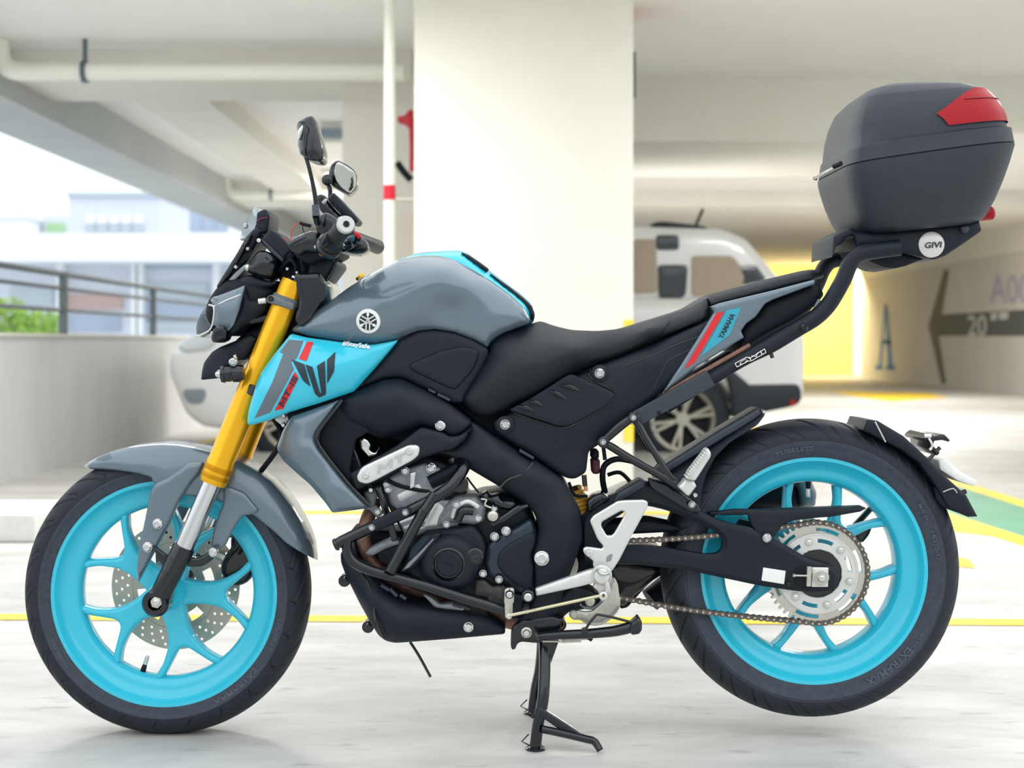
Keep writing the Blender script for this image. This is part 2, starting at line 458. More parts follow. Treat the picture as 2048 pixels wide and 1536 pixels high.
# floor with its painted markings
mb = MB(); wbox(mb, -3.2, 12, -5.5, 34, -.15, 0, FLOORM)
wbox(mb, -8, -3.2, -5.5, -3.5, -.15, 0, FLOORM)
def paint(pts, m, z=.002): mb.add([GP(a, b, z) for a, b in pts], [tuple(range(len(pts)))], m, smooth=False)
def strip(x0, x1, y0, y1, m, z=.002): mb.add([(x0,y0,z),(x1,y0,z),(x1,y1,z),(x0,y1,z)], [(0,1,2,3)], m, False)
paint([(-40,1227),(2100,1238),(2100,1251),(-40,1239)], YEL)
paint([(560,1021),(1500,1023),(1500,1029),(560,1027)], YEL)
paint([(300,912),(440,872),(470,872),(330,914)], YEL)
paint([(1880,948),(2100,1018),(2100,1031),(1880,961)], YEL)
paint([(1800,935),(1880,961),(2100,1031),(2100,1110),(1800,1000)], GRN, .0015)
paint([(1800,995),(2100,1090),(2100,1108),(1800,1012)], YEL)
paint([(1880,1030),(1960,1045),(1990,1072),(1900,1062)], YEL, .0025)
paint([(1910,1112),(1938,1118),(1950,1136),(1915,1132)], YEL)
paint([(1776,1092),(1800,1095),(1802,1108),(1784,1108)], YEL)
paint([(1660,782),(1850,786),(1900,795),(1780,803),(1700,792)], YEL)
paint([(1500,850),(1560,858),(1560,864),(1500,857)], YEL)
struct('floor', mb, 'pale concrete car park floor with yellow and green painted lines', 'floor')
# ceiling slabs and beams
mb = MB()
wbox(mb, -3.8, 12, 2.6, 34, 2.6, 2.9, CEILM)
struct('ceiling', mb, 'white painted car park ceiling slab', 'ceiling')
def beam(name, x0, x1, D0, D1, z0, z1, m, label):
    b = MB(); wbox(b, x0, x1, D0-DC, D1-DC, z0, z1, m); return struct(name, b, label, 'beam')
beam('ceiling_beam', -3.1, -.6, 9.1, 10.1, 2.44, 2.9, WALLM, 'white crossbeam behind the nearer ceiling pipe on the left')
beam('ceiling_beam', -2.55, -2.05, 10.1, 16.6, 2.44, 2.9, WALLM, 'white beam running away from the camera beyond the first crossbeam')
beam('ceiling_beam', -3.1, -.6, 16.6, 17.6, 2.38, 2.9, WALLM, 'farther white crossbeam above the second ceiling pipe')
beam('ceiling_beam', .6, 3.05, 10.1, 12.3, 2.17, 2.9, WALLM, 'deep white beam over the car on the right')
beam('ceiling_beam', 3.05, 12, 10.1, 11.0, 2.35, 2.9, WALLM, 'white beam continuing right behind the black top case')
beam('ceiling_beam', .6, 12, 17.5, 18.4, 2.4, 2.9, WALLM, 'far white crossbeam low over the parked car roof')
b = MB(); wbox(b, -3.65, -3.1, -1.0, 34, 2.3, 2.9, BEAMG); struct('edge_beam', b, 'long grey edge beam above the open side', 'beam')
# left open side: parapet, kerb cap
b = MB(); wbox(b, -3.1, -2.87, -5.0, 34, 0, .83, PARAM); wbox(b, -3.13, -2.85, -5.0, 34, .83, .85, WALLM)
struct('wall_left', b, 'raw concrete parapet wall along the open side', 'wall')
root = thing('railing', 'grey metal railing with three rails on the concrete parapet', 'railing', (-2.98, 6, .85))
for z, r in ((1.25,.020), (1.155,.014), (1.01,.014)):
    t = MB(); tube(t, [(-2.98,-5,z),(-2.98,30,z)], r, RAILM, 8, 0); t.build('rail', root)
for i in range(12):
    y = 7.46-5+i*2.5-1.6+1.0; t = MB(); wbox(t, -3.0, -2.96, y-.035, y+.035, .85, 1.26, RAILM); t.build('post', root)
b = MB(); wbox(b, -3.1, 12, -5.8, -5.5, 0, 2.3, PARAM); struct('added_shade_wall', b, 'unseen concrete wall added behind the camera to block low sky light', 'wall')  # added out of view to block frontal sky and darken reflections
# main pillar, wall piece behind it
b = MB(); box(b, (.0775, 4.46+.45, 1.3), (1.113, .9, 2.6), WALLM, bev=.012)
for z in (.29,.46,.64,.82): wbox(b, .585, .6345, 4.455, 4.6, z, z+.09, YEL)
for z in (.38,.55,.73): wbox(b, .585, .6345, 4.456, 4.6, z, z+.09, DGREY)
struct('pillar', b, 'wide white concrete pillar behind the motorcycle seat', 'pillar')
b = MB(); wbox(b, -1.06, .6, 6.4, 6.75, 0, 2.62, WALLM); struct('wall_back', b, 'white wall section left of and behind the wide pillar', 'wall')
# right wall with painted A and arrow, plane x = 7.85
XW = 7.85
def WR(px, py, off=.004):
    D = XW*F/(px-CX); return (XW-off, D-DC, H-(py-CY)*D/F)
b = MB(); wbox(b, XW, XW+.3, 8.0, 29.9, 0, 2.19, GREYW); wbox(b, XW-.02, XW+.3, 8.0, 34, 2.19, 2.9, WALLM)
def wp(pts, m, off=.004): b.add([WR(x, y, off) for x, y in pts], [tuple(range(len(pts)))], m, False)
wp([(1857,652),(1876,660),(1893,768),(1884,768)], DGREY); wp([(1857,652),(1888,540),(1899,540),(1880,652),(1876,662)], DGREY)
wp([(1868,630),(2120,615),(2120,672),(1868,672)], DGREY, .006)
# letter A with serifs
wp([(1770,606),(1773,606),(1763,735),(1757,735)], BLUEP); wp([(1770,606),(1776,612),(1786,735),(1776,735)], BLUEP)
wp([(1764,680),(1782,680),(1782,688),(1764,688)], BLUEP)
wp([(1751,732),(1766,732),(1766,739),(1751,739)], BLUEP); wp([(1772,732),(1791,732),(1791,740),(1772,740)], BLUEP)
wp([(1741,582),(1770,581),(1770,592),(1741,592)], LGREY)
def wtext(s, cx, cy, w, h, m, off=.008):
    vs, fs = text_geo(s, .01); b.add([WR(cx+a*w, cy-c*h, off) for a, c in vs], fs, m, False)
wtext('20', 1955, 651, 38, 42, LGREY); wtext('A00 2', 2040, 578, 120, 58, PURP); wp([(1983,627),(1995,625),(1993,640),(1982,641)], LGREY, .008); wp([(1999,625),(2018,624),(2017,638),(1999,639)], LGREY, .008)
struct('wall_right', b, 'light grey side wall painted with a blue letter A and a dark arrow', 'wall')
b = MB(); wbox(b, 2.0, XW+.3, 31.9, 32.2, 0, 2.9, WARM); struct('wall_far', b, 'cream yellow lit wall at the far end', 'wall')
b = MB(); wbox(b, -3.1, 2.0, 33.0, 33.3, 0, 2.9, WALLM); struct('wall_end', b, 'white end wall far behind the pillar', 'wall')
# lamp of the far lit bay
la = bpy.data.lights.new('bay_lamp', 'AREA'); la.shape = 'RECTANGLE'; la.size = 1.6; la.size_y = .2; la.energy = 150; la.color = (1,.82,.45)
lo = bpy.data.objects.new('bay_lamp', la); COL.objects.link(lo); lo.location = (7.0, 30.0, 2.35); lo.rotation_euler = (math.radians(25),0,0)
setp(lo, 'warm ceiling lamp lighting the far yellow wall', 'lamp')
# unseen tube lamps added under the ceiling to brighten the bays
FILL_LAMPS = (((-1.6,3.5),'added fill tube lamp nearest the left railing, in front of the first crossbeam'), ((2.6,3.5),'added fill tube lamp right of the wide pillar, nearest the motorcycle'),
         ((4.3,7.6),'added fill tube lamp over the lane right of the parked car'), ((2.0,9.9),'added fill tube lamp above the parked car behind the deep beam'),
         ((-1.3,12.4),'added fill tube lamp between the two far crossbeams on the left'), ((4.1,12.3),'added fill tube lamp hidden behind the top case'), ((5.0,17.0),'farthest added fill tube lamp toward the painted wall'))
for i, ((x, y), lb) in enumerate(FILL_LAMPS):
    root = thing('fill_lamp', lb, 'lamp', (x, y, 2.58), 'added fill lamps')
    t = MB(); box(t, (x, y, 2.57), (1.3, .10, .05), PIPEW, bev=.01); t.build('housing', root)
    t = MB(); tube(t, [(x-.6,y,2.53),(x+.6,y,2.53)], .016, mat('lit_fill_tube%d'%i, '#ffffff', emit=14), 10, 0); t.build('tube', root)
    a = bpy.data.lights.new('fill_light', 'AREA'); a.shape = 'RECTANGLE'; a.size = 1.2; a.size_y = .1; a.energy = 110 if y > 12.2 else (62 if y < 4 else 125); a.color = (1,.98,.95)
    ao = bpy.data.objects.new('fill_light', a); COL.objects.link(ao); ao.parent = root; ao.location = (0,0,-.08)
# ceiling pipes with elbow and clamp
def pipe(name, D, zc, x0, x1, label, xc):
    root = thing(name, label, 'pipe', (x0, D-DC, zc)); y = D-DC
    t = MB(); tube(t, [(x0,y,2.6),(x0,y,zc+.16),(x0+.02,y,zc+.06),(x0+.08,y,zc+.01),(x0+.18,y,zc),(x0+.3,y,zc)], .056, PIPEW, 20, 4)
    t.build('elbow', root)
    t = MB(); tube(t, [(x0+.28,y,zc),(x1,y,zc)], .055, PIPEW, 20, 0); cyl(t, (x0+.3,y,zc), (1,0,0), [(0,.06),(.06,.06)], PIPEW); t.build('pipe_run', root)
    t = MB(); torus_prof(t, (0,0,0), [(-.015,.058),(.015,.058),(.015,.066),(-.015,.066)], RAILM, 24)
    t.v = [(xc+v[1], y+v[0], zc+v[2]) for v in t.v]; wbox(t, xc-.012, xc+.012, y-.01, y+.01, zc+.06, 2.62, RAILM); t.build('pipe_clamp', root)
pipe('ceiling_pipe', 8.8, 2.405, -3.03, -.62, 'cream pipe hung across the ceiling at upper left, the nearer of two', -2.52)
pipe('ceiling_pipe', 16.2, 2.41, -3.1, -1.05, 'smaller looking cream pipe hung under the far ceiling beyond the grey beam', -2.6)
# dry riser pipe at the wall
yb_ = 7.6-DC; root = thing('riser_pipe', 'white vertical pipe with a red band left of the wide pillar', 'pipe', (-.6115, yb_, 0))
t = MB(); tube(t, [(-.6115,yb_,0),(-.6115,yb_,2.6)], .029, PIPEW, 20, 0); t.build('riser', root)
t = MB(); cyl(t, (-.6115,yb_,H-(400-CY)*7.6/F), (0,0,1), [(0,.032),(.075,.032)], REDP); t.build('band', root, 'red painted band')
t = MB(); tube(t, [(-.59,yb_,1.53),(-.48,yb_,1.53)], .010, STEEL, 8, 0); t.build('bracket', root)
root = thing('hose_reel', 'red valve handle on a red pipe at the left edge of the pillar', 'valve', (-.60, 6.1, 1.5))
t = MB(); tube(t, [(-.585,6.1,2.18),(-.585,6.1,1.85)], .026, REDP, 12, 0)
puff(t, [(795,232),(808,232),(818,220),(826,218),(826,318),(820,318),(818,256),(808,246),(795,244)], REDP, y=6.05, back=6.12, rc=.01, g=.03, bulge=.006); t.build('valve', root)
t = MB(); tube(t, [P(794,325,6.1),P(806,342,6.1),P(822,360,6.1)], .022, BLKD, 8, 2); t.build('hose', root, 'black hose')
t = MB(); wbox(t, -.594, -.580, 6.3, 6.38, 1.30, 1.62, REDP); t.build('tag_strip', root)
t = MB()
for z in (1.18,): wbox(t, -.70, -.585, 6.37, 6.39, z, z+.008, REDP)
wbox(t, -.70, -.695, 6.37, 6.39, .95, 1.18, REDP); t.build('hatch_frame', root)
# sprinkler box at upper left of the pillar, dark sign right of it
root = thing('hanging_sign', 'small grey and white box hanging from ceiling left of the riser pipe', 'sign', (-1.35, 9.2, 2.2))
t = MB(); c = P(680,235,9.1); wbox(t, c.x-.17, c.x+.14, 9.1, 9.2, c.z-.20, c.z+.10, PIPEW); t.build('box', root)
t = MB(); c = P(672,266,9.08); wbox(t, c.x-.13, c.x+.13, 9.07, 9.09, c.z-.035, c.z+.035, mat('grey_sign_face','#8f9cab',.5)); t.build('face', root)
t = MB(); c = P(680,200,9.15); tube(t, [(c.x,9.15,c.z-.08),(c.x,9.15,2.6)], .012, RAILM, 8, 0); t.build('hanger', root)
b = MB(); wbox(b, .637, .665, 4.9, 5.2, 2.12, 2.60, REDP); wbox(b, .645, .685, 4.92, 5.1, 2.12, 2.36, RAILM)
setp(b.build('wall_sign', None), 'dark red board fixed on the right flank of the wide pillar near the top', 'sign')
# wheel stop
b = MB(); c0 = GP(75,1085); box(b, (c0[0]-.42, c0[1]+.35, .056), (.84, .13, .112), CONC, Matrix.Rotation(math.radians(8),3,'Z'), bev=.012)
b = MB(); box(b, (0,0,0), (.95,.55,.112), CONC, bev=.015)
b.v = [(v[0]-2.36, v[1]+3.12, v[2]+.056) for v in b.v]
setp(b.build('wheel_stop', None), 'low white concrete wheel stop block at the left edge beside the front wheel', 'wheel stop')
# ---------------------------------------------------------------- outside
BW  = mat('sunlit_white_render', '#eff1f4', .8); BL = mat('pale_lilac_render', '#d8dce7', .8)
BG  = mat('bluish_glass', '#a7b5c9', .15, 0, .4); BG2 = mat('pale_window', '#b9c5cd', .2); BR = mat('brick_tint', '#c3aaa4', .8)
LEAF = mat('sunlit_leaves', '#8fb352', .7, noise=.4, nscale=8); ROAD = mat('road_surface', '#c9cdd0', .8)
b = MB(); wbox(b, -60, -3.2, -5, 90, -6.2, -6, ROAD); wbox(b, -3.2, -3.1, -5, 34, -6, -.1, PARAM); struct('street_ground', b, 'pale street surface below the car park', 'ground')
def PD(px, py, D): return ((px-CX)*D/F, D-DC, H-(py-CY)*D/F)
def blk(px0, px1, py0, py1, D, dep, m, mb):
    a = PD(px0, py1, D); c = PD(px1, py0, D); wbox(mb, a[0], c[0], a[1], a[1]+dep, a[2], c[2], m)
root = thing('building', 'white podium building with long pale parapet seen over the railing', 'building', PD(250, 1000, 42))
t = MB(); blk(-300, 690, 466, 522, 42, 8, BW, t); t.build('parapet', root)
t = MB(); blk(-300, 690, 522, 1050, 44, 6, BL, t); t.build('wall', root)
for (x0,x1,y0,y1,m) in ((288,425,524,536,BG),(285,415,566,598,BG2),(285,415,606,640,BG),(285,415,644,662,BG2),(130,245,588,618,BR),(20,105,575,612,BG2),(140,240,630,662,BG),(430,520,560,650,BG2)):
    t = MB(); blk(x0,x1,y0,y1,43.9,.2,m,t); t.build('window', root)
for x in (112, 262, 272, 425):
    t = MB(); blk(x,x+13,522,1050,43.6,.5,BW,t); t.build('column', root)
root = thing('building', 'pale lilac block with flat roof rising behind the white podium', 'building', PD(230, 1000, 56))
t = MB(); blk(137, 322, 390, 1000, 56, 5, BL, t); blk(133, 326, 384, 392, 55.8, 5.2, BG2, t); t.build('wall', root)
for i in range(5):
    t = MB(); x = 171+i*24; blk(x, x+19, 430, 447, 55.9, .2, BW, t); t.build('window', root)
    t = MB(); blk(x, x+19, 449, 464, 55.9, .2, BG2, t); t.build('window', root)
root = thing('building', 'taller glass fronted block partly hidden by the grey beam', 'building', PD(400, 1000, 66))
t = MB(); blk(306, 520, 360, 1000, 66, 8, BW, t); t.build('wall', root)
for i in range(5):
    t = MB(); x = 328+i*26; blk(x, x+23, 402, 463, 65.9, .2, BG, t); t.build('window', root)
root = thing('building', 'low white building with a blue stripe at the left edge', 'building', PD(20, 1000, 70))
t = MB(); blk(-200, 55, 436, 1000, 70, 8, BW, t); blk(-200,57,432,440,69.9,8,BL,t); t.build('wall', root)
t = MB(); blk(-200, 22, 489, 496, 69.8, .1, mat('blue_stripe','#6ea6e8',.6), t); t.build('stripe', root)
root = thing('building', 'narrow pale building with green glass left of the lilac block', 'building', PD(110,1000,72))
t = MB(); blk(85, 137, 430, 1000, 72, 6, BL, t); t.build('wall', root)
t = MB(); blk(92, 130, 446, 464, 71.9, .2, mat('green_glass','#a9cf9a',.3), t); t.build('window', root)
def bush(px, py, D, r, label):
    c = PD(px, py, D); t = MB(); rr = random.Random(int(px))
    for i in range(900):
        d = Vector((rr.gauss(0,1), rr.gauss(0,1), rr.gauss(0,.8))).normalized()*r*(.55+.45*rr.random())
        q = Vector(c)+d; u = Vector((rr.gauss(0,1),rr.gauss(0,1),rr.gauss(0,1))).normalized()*r*.09; v = u.orthogonal()*.8
        t.add([q-u, q-v, q+u, q+v], [(0,1,2,3)], LEAF, False)
    root = thing('tree', label, 'tree', (c[0], c[1], -6)); t.build('foliage', root)
    t = MB(); tube(t, [(c[0],c[1],-6),(c[0],c[1],c[2])], .15, COPR, 8, 0); t.build('trunk', root)
bush(15, 655, 36, .75, 'bright green tree top beyond the parapet at the left edge')
bush(82, 662, 40, .6, 'bright green tree top next to the grey column beyond the parapet')
# ---------------------------------------------------------------- parked car
YC = 7.7; CW = 1.8
CARW = mat('white_car_paint', '#f7f7f6', .25, .05, .7); CARB = mat('black_car_trim', '#1b232c', .5)
CGL = mat('dark_car_glass', '#2a3438', .06, 0, .5); CGB = mat('beige_car_interior', '#b9a893', .5); ALLOY = mat('silver_alloy', '#b9b4a8', .35, .7)
TAN = mat('peach_reflection', '#c99a73', .6)  # peach reflection on the car side, painted as a flat pane colour
car = thing('car', 'white car parked behind the pillar, nose left and tail right', 'car', (-.17, YC+.9, 0))
def ovl(px, py): q = P(px, py, YC); return (q.x, q.z)
def cpanel(name, pts, m, y0, y1, **k):
    t = MB(); puff(t, pts, m, y=y0, back=y1, g=.08, rc=k.pop('rc', .05), r=k.pop('r', .12), bulge=k.pop('bulge', .06), **k); return t.build(name, car, angle=50)
low = [(338,740),(345,702),(372,676),(430,662),(520,640),(640,622),(720,612),(1000,600),(1300,596),(1600,600),(1608,690),(1606,770),(1500,800)]
arch = lambda cx, r: [(cx+r*math.cos(a), 838-r*math.sin(a)) for a in [math.pi*i/10 for i in range(11)]]
body = [(338,740),(345,702),(372,676),(430,662),(520,640),(640,622),(720,612),(1000,600),(1300,596),(1600,600),(1608,690),(1606,800)]
body += [(1480,838)]+arch(1365,105)+[(1255,850),(705,850)]+list(reversed([(590+98*math.cos(a), 850-98*math.sin(a)) for a in [math.pi*(1-i/10) for i in range(11)]]))+[(470,860),(405,852),(372,826)]
cpanel('body', body, CARW, YC, YC+CW-.05)
cpanel('roof_and_cabin', [(700,612),(830,500),(905,462),(1250,452),(1440,458),(1490,478),(1560,560),(1604,604)], CARW, YC+.1, YC+CW-.15, bulge=.03)
for n_, pts, m in (('side_window', [(1268,478),(1312,478),(1316,585),(1268,588)], CGB), ('side_window', [(1312,470),(1358,470),(1358,500),(1312,500)], CGL),
                   ('side_window', [(1316,530),(1376,530),(1372,590),(1350,606),(1318,596)], CGL), ('side_window', [(1384,512),(1465,512),(1500,556),(1470,590),(1384,592)], CGB),
                   ('side_window', [(1478,534),(1512,530),(1534,560),(1480,572)], CGL), ('side_window', [(1320,604),(1400,604),(1380,640),(1320,640)], TAN)):
    cpanel(n_, pts, m, YC+.055, YC+.09, bulge=.005, rc=.03)
cpanel('rear_bumper', [(1470,770),(1600,768),(1604,800),(1590,812),(1470,836)], CARB, YC-.07, YC+CW-.1, bulge=.01)
cpanel('rear_reflector', [(1578,800),(1592,799),(1592,812),(1578,813)], REDL, YC-.09, YC, bulge=.005)
cpanel('sill', [(1255,835),(640,835),(640,862),(1255,862)], CARB, YC-.03, YC+CW-.1, bulge=.01)
cpanel('wheel_arch_trim', [(1440,720),(1500,770),(1500,835),(1470,840),(1455,760),(1400,700),(1365,690),(1365,700),(1420,730)], CARB, YC-.075, YC, bulge=.01, rc=.03)
cpanel('fog_lamp', [(362,779),(414,777),(408,804),(396,808),(374,806)], mat('fog_lamp_recess','#8d98a0',.3), YC-.07, YC, bulge=.004)
cpanel('headlight', [(352,690),(400,668),(440,664),(420,700),(366,706)], mat('car_headlight','#dfe6ea',.05,0,1), YC-.07, YC, bulge=.02)
cpanel('roof_rail', [(1300,448),(1320,442),(1410,452),(1418,460),(1300,458)], CARB, YC+.1, YC+.2, bulge=.01)
t = MB(); tube(t, [P(1390,455,YC+.3), P(1406,418,YC+.3)], .012, CARB, 6, 0); t.build('aerial', car)
def car_wheel(px, y, side):
    c = P(px, 838, YC); c.y = y; t = MB()
    torus_prof(t, c, [(-.11,.235),(-.115,.30),(-.09,.345),(.09,.345),(.11,.30),(.11,.235)], RUB, 48)
    w = t.build('wheel', car); t = MB()
    torus_prof(t, c, [(-.10,.235),(-.11,.25),(-.09,.21),(.1,.21),(.1,.24)], ALLOY, 48)
    cyl(t, c+Vector((0,side*.07,0)), (0,1,0), [(-.03,.05),(.03,.05)], ALLOY)
    for k in range(6):
        a = k*math.pi/3+.3; p1 = c+Vector((math.cos(a)*.04, side*.075, math.sin(a)*.04)); p2 = c+Vector((math.cos(a+.12)*.225, side*.09, math.sin(a+.12)*.225))
        p3 = c+Vector((math.cos(a-.14)*.225, side*.09, math.sin(a-.14)*.225))
        tube(t, [p1, p2], .017, ALLOY, 6, 0); tube(t, [p1, p3], .017, ALLOY, 6, 0)
    t.build('rim', w); t = MB(); cyl(t, c+Vector((0,side*.01,0)), (0,1,0), [(-.02,.20),(.02,.20)], BLKD, 30); t.build('brake', w)
for px in (590, 1365):
    car_wheel(px, YC+.07, -1); car_wheel(px, YC+CW-.2, 1)
# ================================================================ MOTORCYCLE
bike = thing('motorcycle', 'grey and cyan naked motorcycle with black top case, raised on its centre stand', 'motorcycle', (0,0,0))
# ---------------------------------------------------------------- wheels
def tyre_mesh(name, c, R, W, hw, parent, N, slopes, text):
    na, prof = 1080, []
    # profile from left bead to right bead  (y, r, t) ; t = 0..1 across the tread, -1 elsewhere
    sh = .253 if W < .06 else .263
    side = [(-hw+.014,.209),(-hw-.001,.224),(-hw-.010,.232),(-W+.004,.243),(-W-.0005,.2535),(-W-.0022,.2565),(-W-.0022,.2585),(-W,.2600)]
    if W < .06: side = [(y, r if r < .24 else .2335+(r-.24)*.95) for y, r in side]
    for y, r in side: prof.append((y, r, -1))
    K = 72
    for i in range(K+1):
        th = math.pi*i/K; yy = -W*math.cos(th); e = .86
        rr = sh+(R-sh)*(math.sin(th)**e); prof.append((yy, rr, i/K))
    for y, r in reversed(side): prof.append((-y, r, -1))
    k = len(prof); pr = np.array(prof); A = np.arange(na)*2*math.pi/na
    r = np.repeat(pr[None,:,1], na, 0); y = np.repeat(pr[None,:,0], na, 0); t = np.repeat(pr[None,:,2], na, 0)
    ang = np.repeat(A[:,None], k, 1); u = np.abs(t-.5)*2      # 0 centre .. 1 shoulder
    dep = np.zeros_like(r)
    for (ph, slope, u0, u1, wd, nn) in slopes:
        sgn = np.where(t < .5, 0, .5)
        x = (ang*nn/(2*math.pi)+slope*u+ph+sgn) % 1.0; x = np.minimum(x, 1-x)/nn*2*math.pi*R
        m_ = np.clip(1.9-1.35*x/wd, 0, 1)*np.clip((u-u0)/.05,0,1)*np.clip((u1-u)/.04,0,1)*(t >= 0); dep = np.maximum(dep, m_)
    r = r-dep*.0095
    vs = np.stack([c[0]+r*np.cos(ang), c[1]+y, c[2]+r*np.sin(ang)], 2).reshape(-1,3)
    i = np.arange(na)[:,None]; j = np.arange(k)[None,:]; i2 = (i+1)%na; j2 = (j+1)%k
    fs = np.stack([i*k+j, i*k+j2+0*i, i2*k+j2, i2*k+j], 2).reshape(-1,4)
    mb = MB(); ns = len(side); tr = (fs.reshape(na, k, 4)[:, ns:ns+K]).reshape(-1,4); sd = np.concatenate([fs.reshape(na, k, 4)[:, :ns], fs.reshape(na, k, 4)[:, ns+K:]], 1).reshape(-1,4)
    mb.add(vs.tolist(), tr.tolist(), RUB); mb.m.append(RUBS); mb.f += [tuple(q) for q in sd.tolist()]; mb.mi += [1]*len(sd); mb.sm += [True]*len(sd)
    for (s, a0, rad, hh, span) in text:                     # raised lettering on the near sidewall
        v2, f2 = text_geo(s, .02); q = []
        for a, b in v2:
            th = math.radians(a0)-(a*math.radians(span)); rr = rad+b*hh
            q.append((c[0]+rr*math.cos(th), c[1]-W-.0012+(abs(rr-.25)*.25 if rr < .25 else abs(rr-.25)*.1), c[2]+rr*math.sin(th)))
        mb.add(q, f2, RUBL, False)
    return mb.build(name, parent, angle=50)
def spoke_y(mb, c, th, m, rim_r, node, spread, y0, w=.0235, hub_r=.03):
    ct, st = math.cos(th), math.sin(th)
    def q(r, a, b=0): return (r*math.cos(a)*1.0, r*math.sin(a)+b)
    s0 = math.radians(spread-1.1); s1 = math.radians(spread+1.3)
    half = [(hub_r*.5, w*1.25), (node*.55, w*.95), (node*.82, w*.98), (node*1.02, w*1.22), q((node+rim_r)*.52, math.radians(spread*.80+1.6)), q(rim_r, s1+.03), q(rim_r, s0-.035),
            q((node+rim_r)*.52, math.radians(spread*.64-1.0)), (node*1.13, node*.10)]
    loc = half+[(node*1.09, 0)]+[(a, -b) for a, b in reversed(half)]
    pts = [(c[0]+a*ct-b*st, c[2]+a*st+b*ct) for a, b in loc]
    puff(mb, [(p[0], p[1], y0) for p in pts], m, bulge=.009, r=.009, mirror=False, back=c[1]+abs(y0-c[1]), rc=.012, g=.007, px=False)
def wheel(name, c, label, rimhw, angs, node, spread, y0, hub, spoke_m=CYANW):
    mb = MB(); h = rimhw
    torus_prof(mb, c, [(-h,.2285),(-h-.004,.2315),(-h-.007,.229),(-h-.006,.222),(-h+.004,.216),(-h+.012,.208),(-h+.016,.196),(-h+.017,.186),(-h+.022,.180),(-h*.30,.1755),(0,.175),(h*.30,.1755),(h-.022,.180),(h-.017,.186),(h-.016,.196),(h-.012,.208),(h-.004,.216),(h+.006,.222),(h+.007,.229),(h+.004,.2315),(h,.2285),(h-.01,.214),(0,.205),(-h+.01,.214)], CYANW, 160)
    for a in angs: spoke_y(mb, c, math.radians(a), spoke_m, .182, node, spread, c[1]+y0)
    cyl(mb, c, (0,-1,0), hub, spoke_m, 40)
    return mb.build(name, bike, label, angle=50)
WF = (-.6975, 0.0, .2888); WR_ = (.6160, 0.0, .3375)
fw = wheel('front_wheel', WF, 'cyan cast front wheel', .040, [-3, 69, 141, 213, 285], .108, 21.5, -.010, [(-.035,.035),(-.03,.040),(.016,.040),(.024,.036),(.036,.026)])
G1 = [(0.0,1.35,.20,.96,.0024,24),(.45,1.1,.52,.80,.0018,24),(.72,-.6,.66,.98,.0018,24)]
tyre_mesh('tyre', WF, .292, .0545, .040, fw, 26, G1, [('EXTRAMAX', -52, .243, .014, 26), ('110/70-17', -20, .241, .008, 16), ('TUBELESS', 210, .243, .008, 16)])
rw = wheel('rear_wheel', WR_, 'cyan cast rear wheel', .054, [-21, 51, 123, 195, 267], .100, 20.5, -.012, [(-.055,.05),(-.05,.07),(.04,.07),(.05,.05)])
G2 = [(0.0,1.0,.18,.95,.0031,22),(.5,.8,.50,.93,.0023,22)]
tyre_mesh('tyre', WR_, .3045, .0695, .054, rw, 24, G2, [('EXTRAMAX', -52, .247, .015, 26), ('140/70-17', 12, .249, .009, 14), ('M/C 66S', 28, .249, .007, 10), ('TUBELESS', 100, .248, .009, 18), ('MADE IN', -34, .249, .006, 8)])
def valve(c, ang, parent):
    a = math.radians(ang); d = Vector((math.cos(a),0,math.sin(a))); b = Vector(c)+d*.176; t = MB()
    cyl(t, b, -d, [(0,.006),(.012,.005),(.016,.004)], BLKD, 12); cyl(t, b-d*.016, -d, [(0,.0045),(.016,.0045),(.018,.003)], CHR, 12); t.build('valve', parent)
valve(WF, 252, fw); valve(WR_, 90, rw)
# front brake disc on the far side with drilled holes (true openings)
def ring_disc(mb, c, y, r0, r1, th, m, holes=(), n=96):
    cc = lambda r: [(r*math.cos(2*math.pi*i/n), r*math.sin(2*math.pi*i/n)) for i in range(n)]
    return plate(mb, (c[0], c[2]), cc(r1), [cc(r0)]+list(holes), c[1]+y-th/2, th, m)
circ = lambda r, a, q, n=10: [(r*math.cos(a)+q*math.cos(2*math.pi*i/n), r*math.sin(a)+q*math.sin(2*math.pi*i/n)) for i in range(n)]
def slot(r0, r1, a0, a1, n=10):
    return [(r0*math.cos(a0+(a1-a0)*i/n), r0*math.sin(a0+(a1-a0)*i/n)) for i in range(n+1)]+[(r1*math.cos(a1-(a1-a0)*i/n), r1*math.sin(a1-(a1-a0)*i/n)) for i in range(n+1)]
mb = MB(); hl = []
for i in range(30):
    for j, rr in enumerate((.101, .113, .125)): hl.append(circ(rr, 2*math.pi*(i+j*.33)/30, .0032))
DISC = mat('stainless_disc', '#c6bbab', .4, .5)
ring_disc(mb, WF, .062, .090, .134, .005, DISC, hl)
hl = [slot(.062, .082, 2*math.pi*i/10+.10, 2*math.pi*i/10+.48) for i in range(10)]
ring_disc(mb, WF, .062, .045, .0905, .005, DISC, hl); mb.build('brake_disc', fw)
mb = MB(); hl = [circ(.084, 2*math.pi*i/24, .0035) for i in range(24)]
ring_disc(mb, WR_, .075, .062, .094, .005, DISC, hl); ring_disc(mb, WR_, .075, .03, .0625, .005, DISC, [slot(.04,.056,2*math.pi*i/6,2*math.pi*i/6+.7) for i in range(6)]); mb.build('brake_disc', rw)
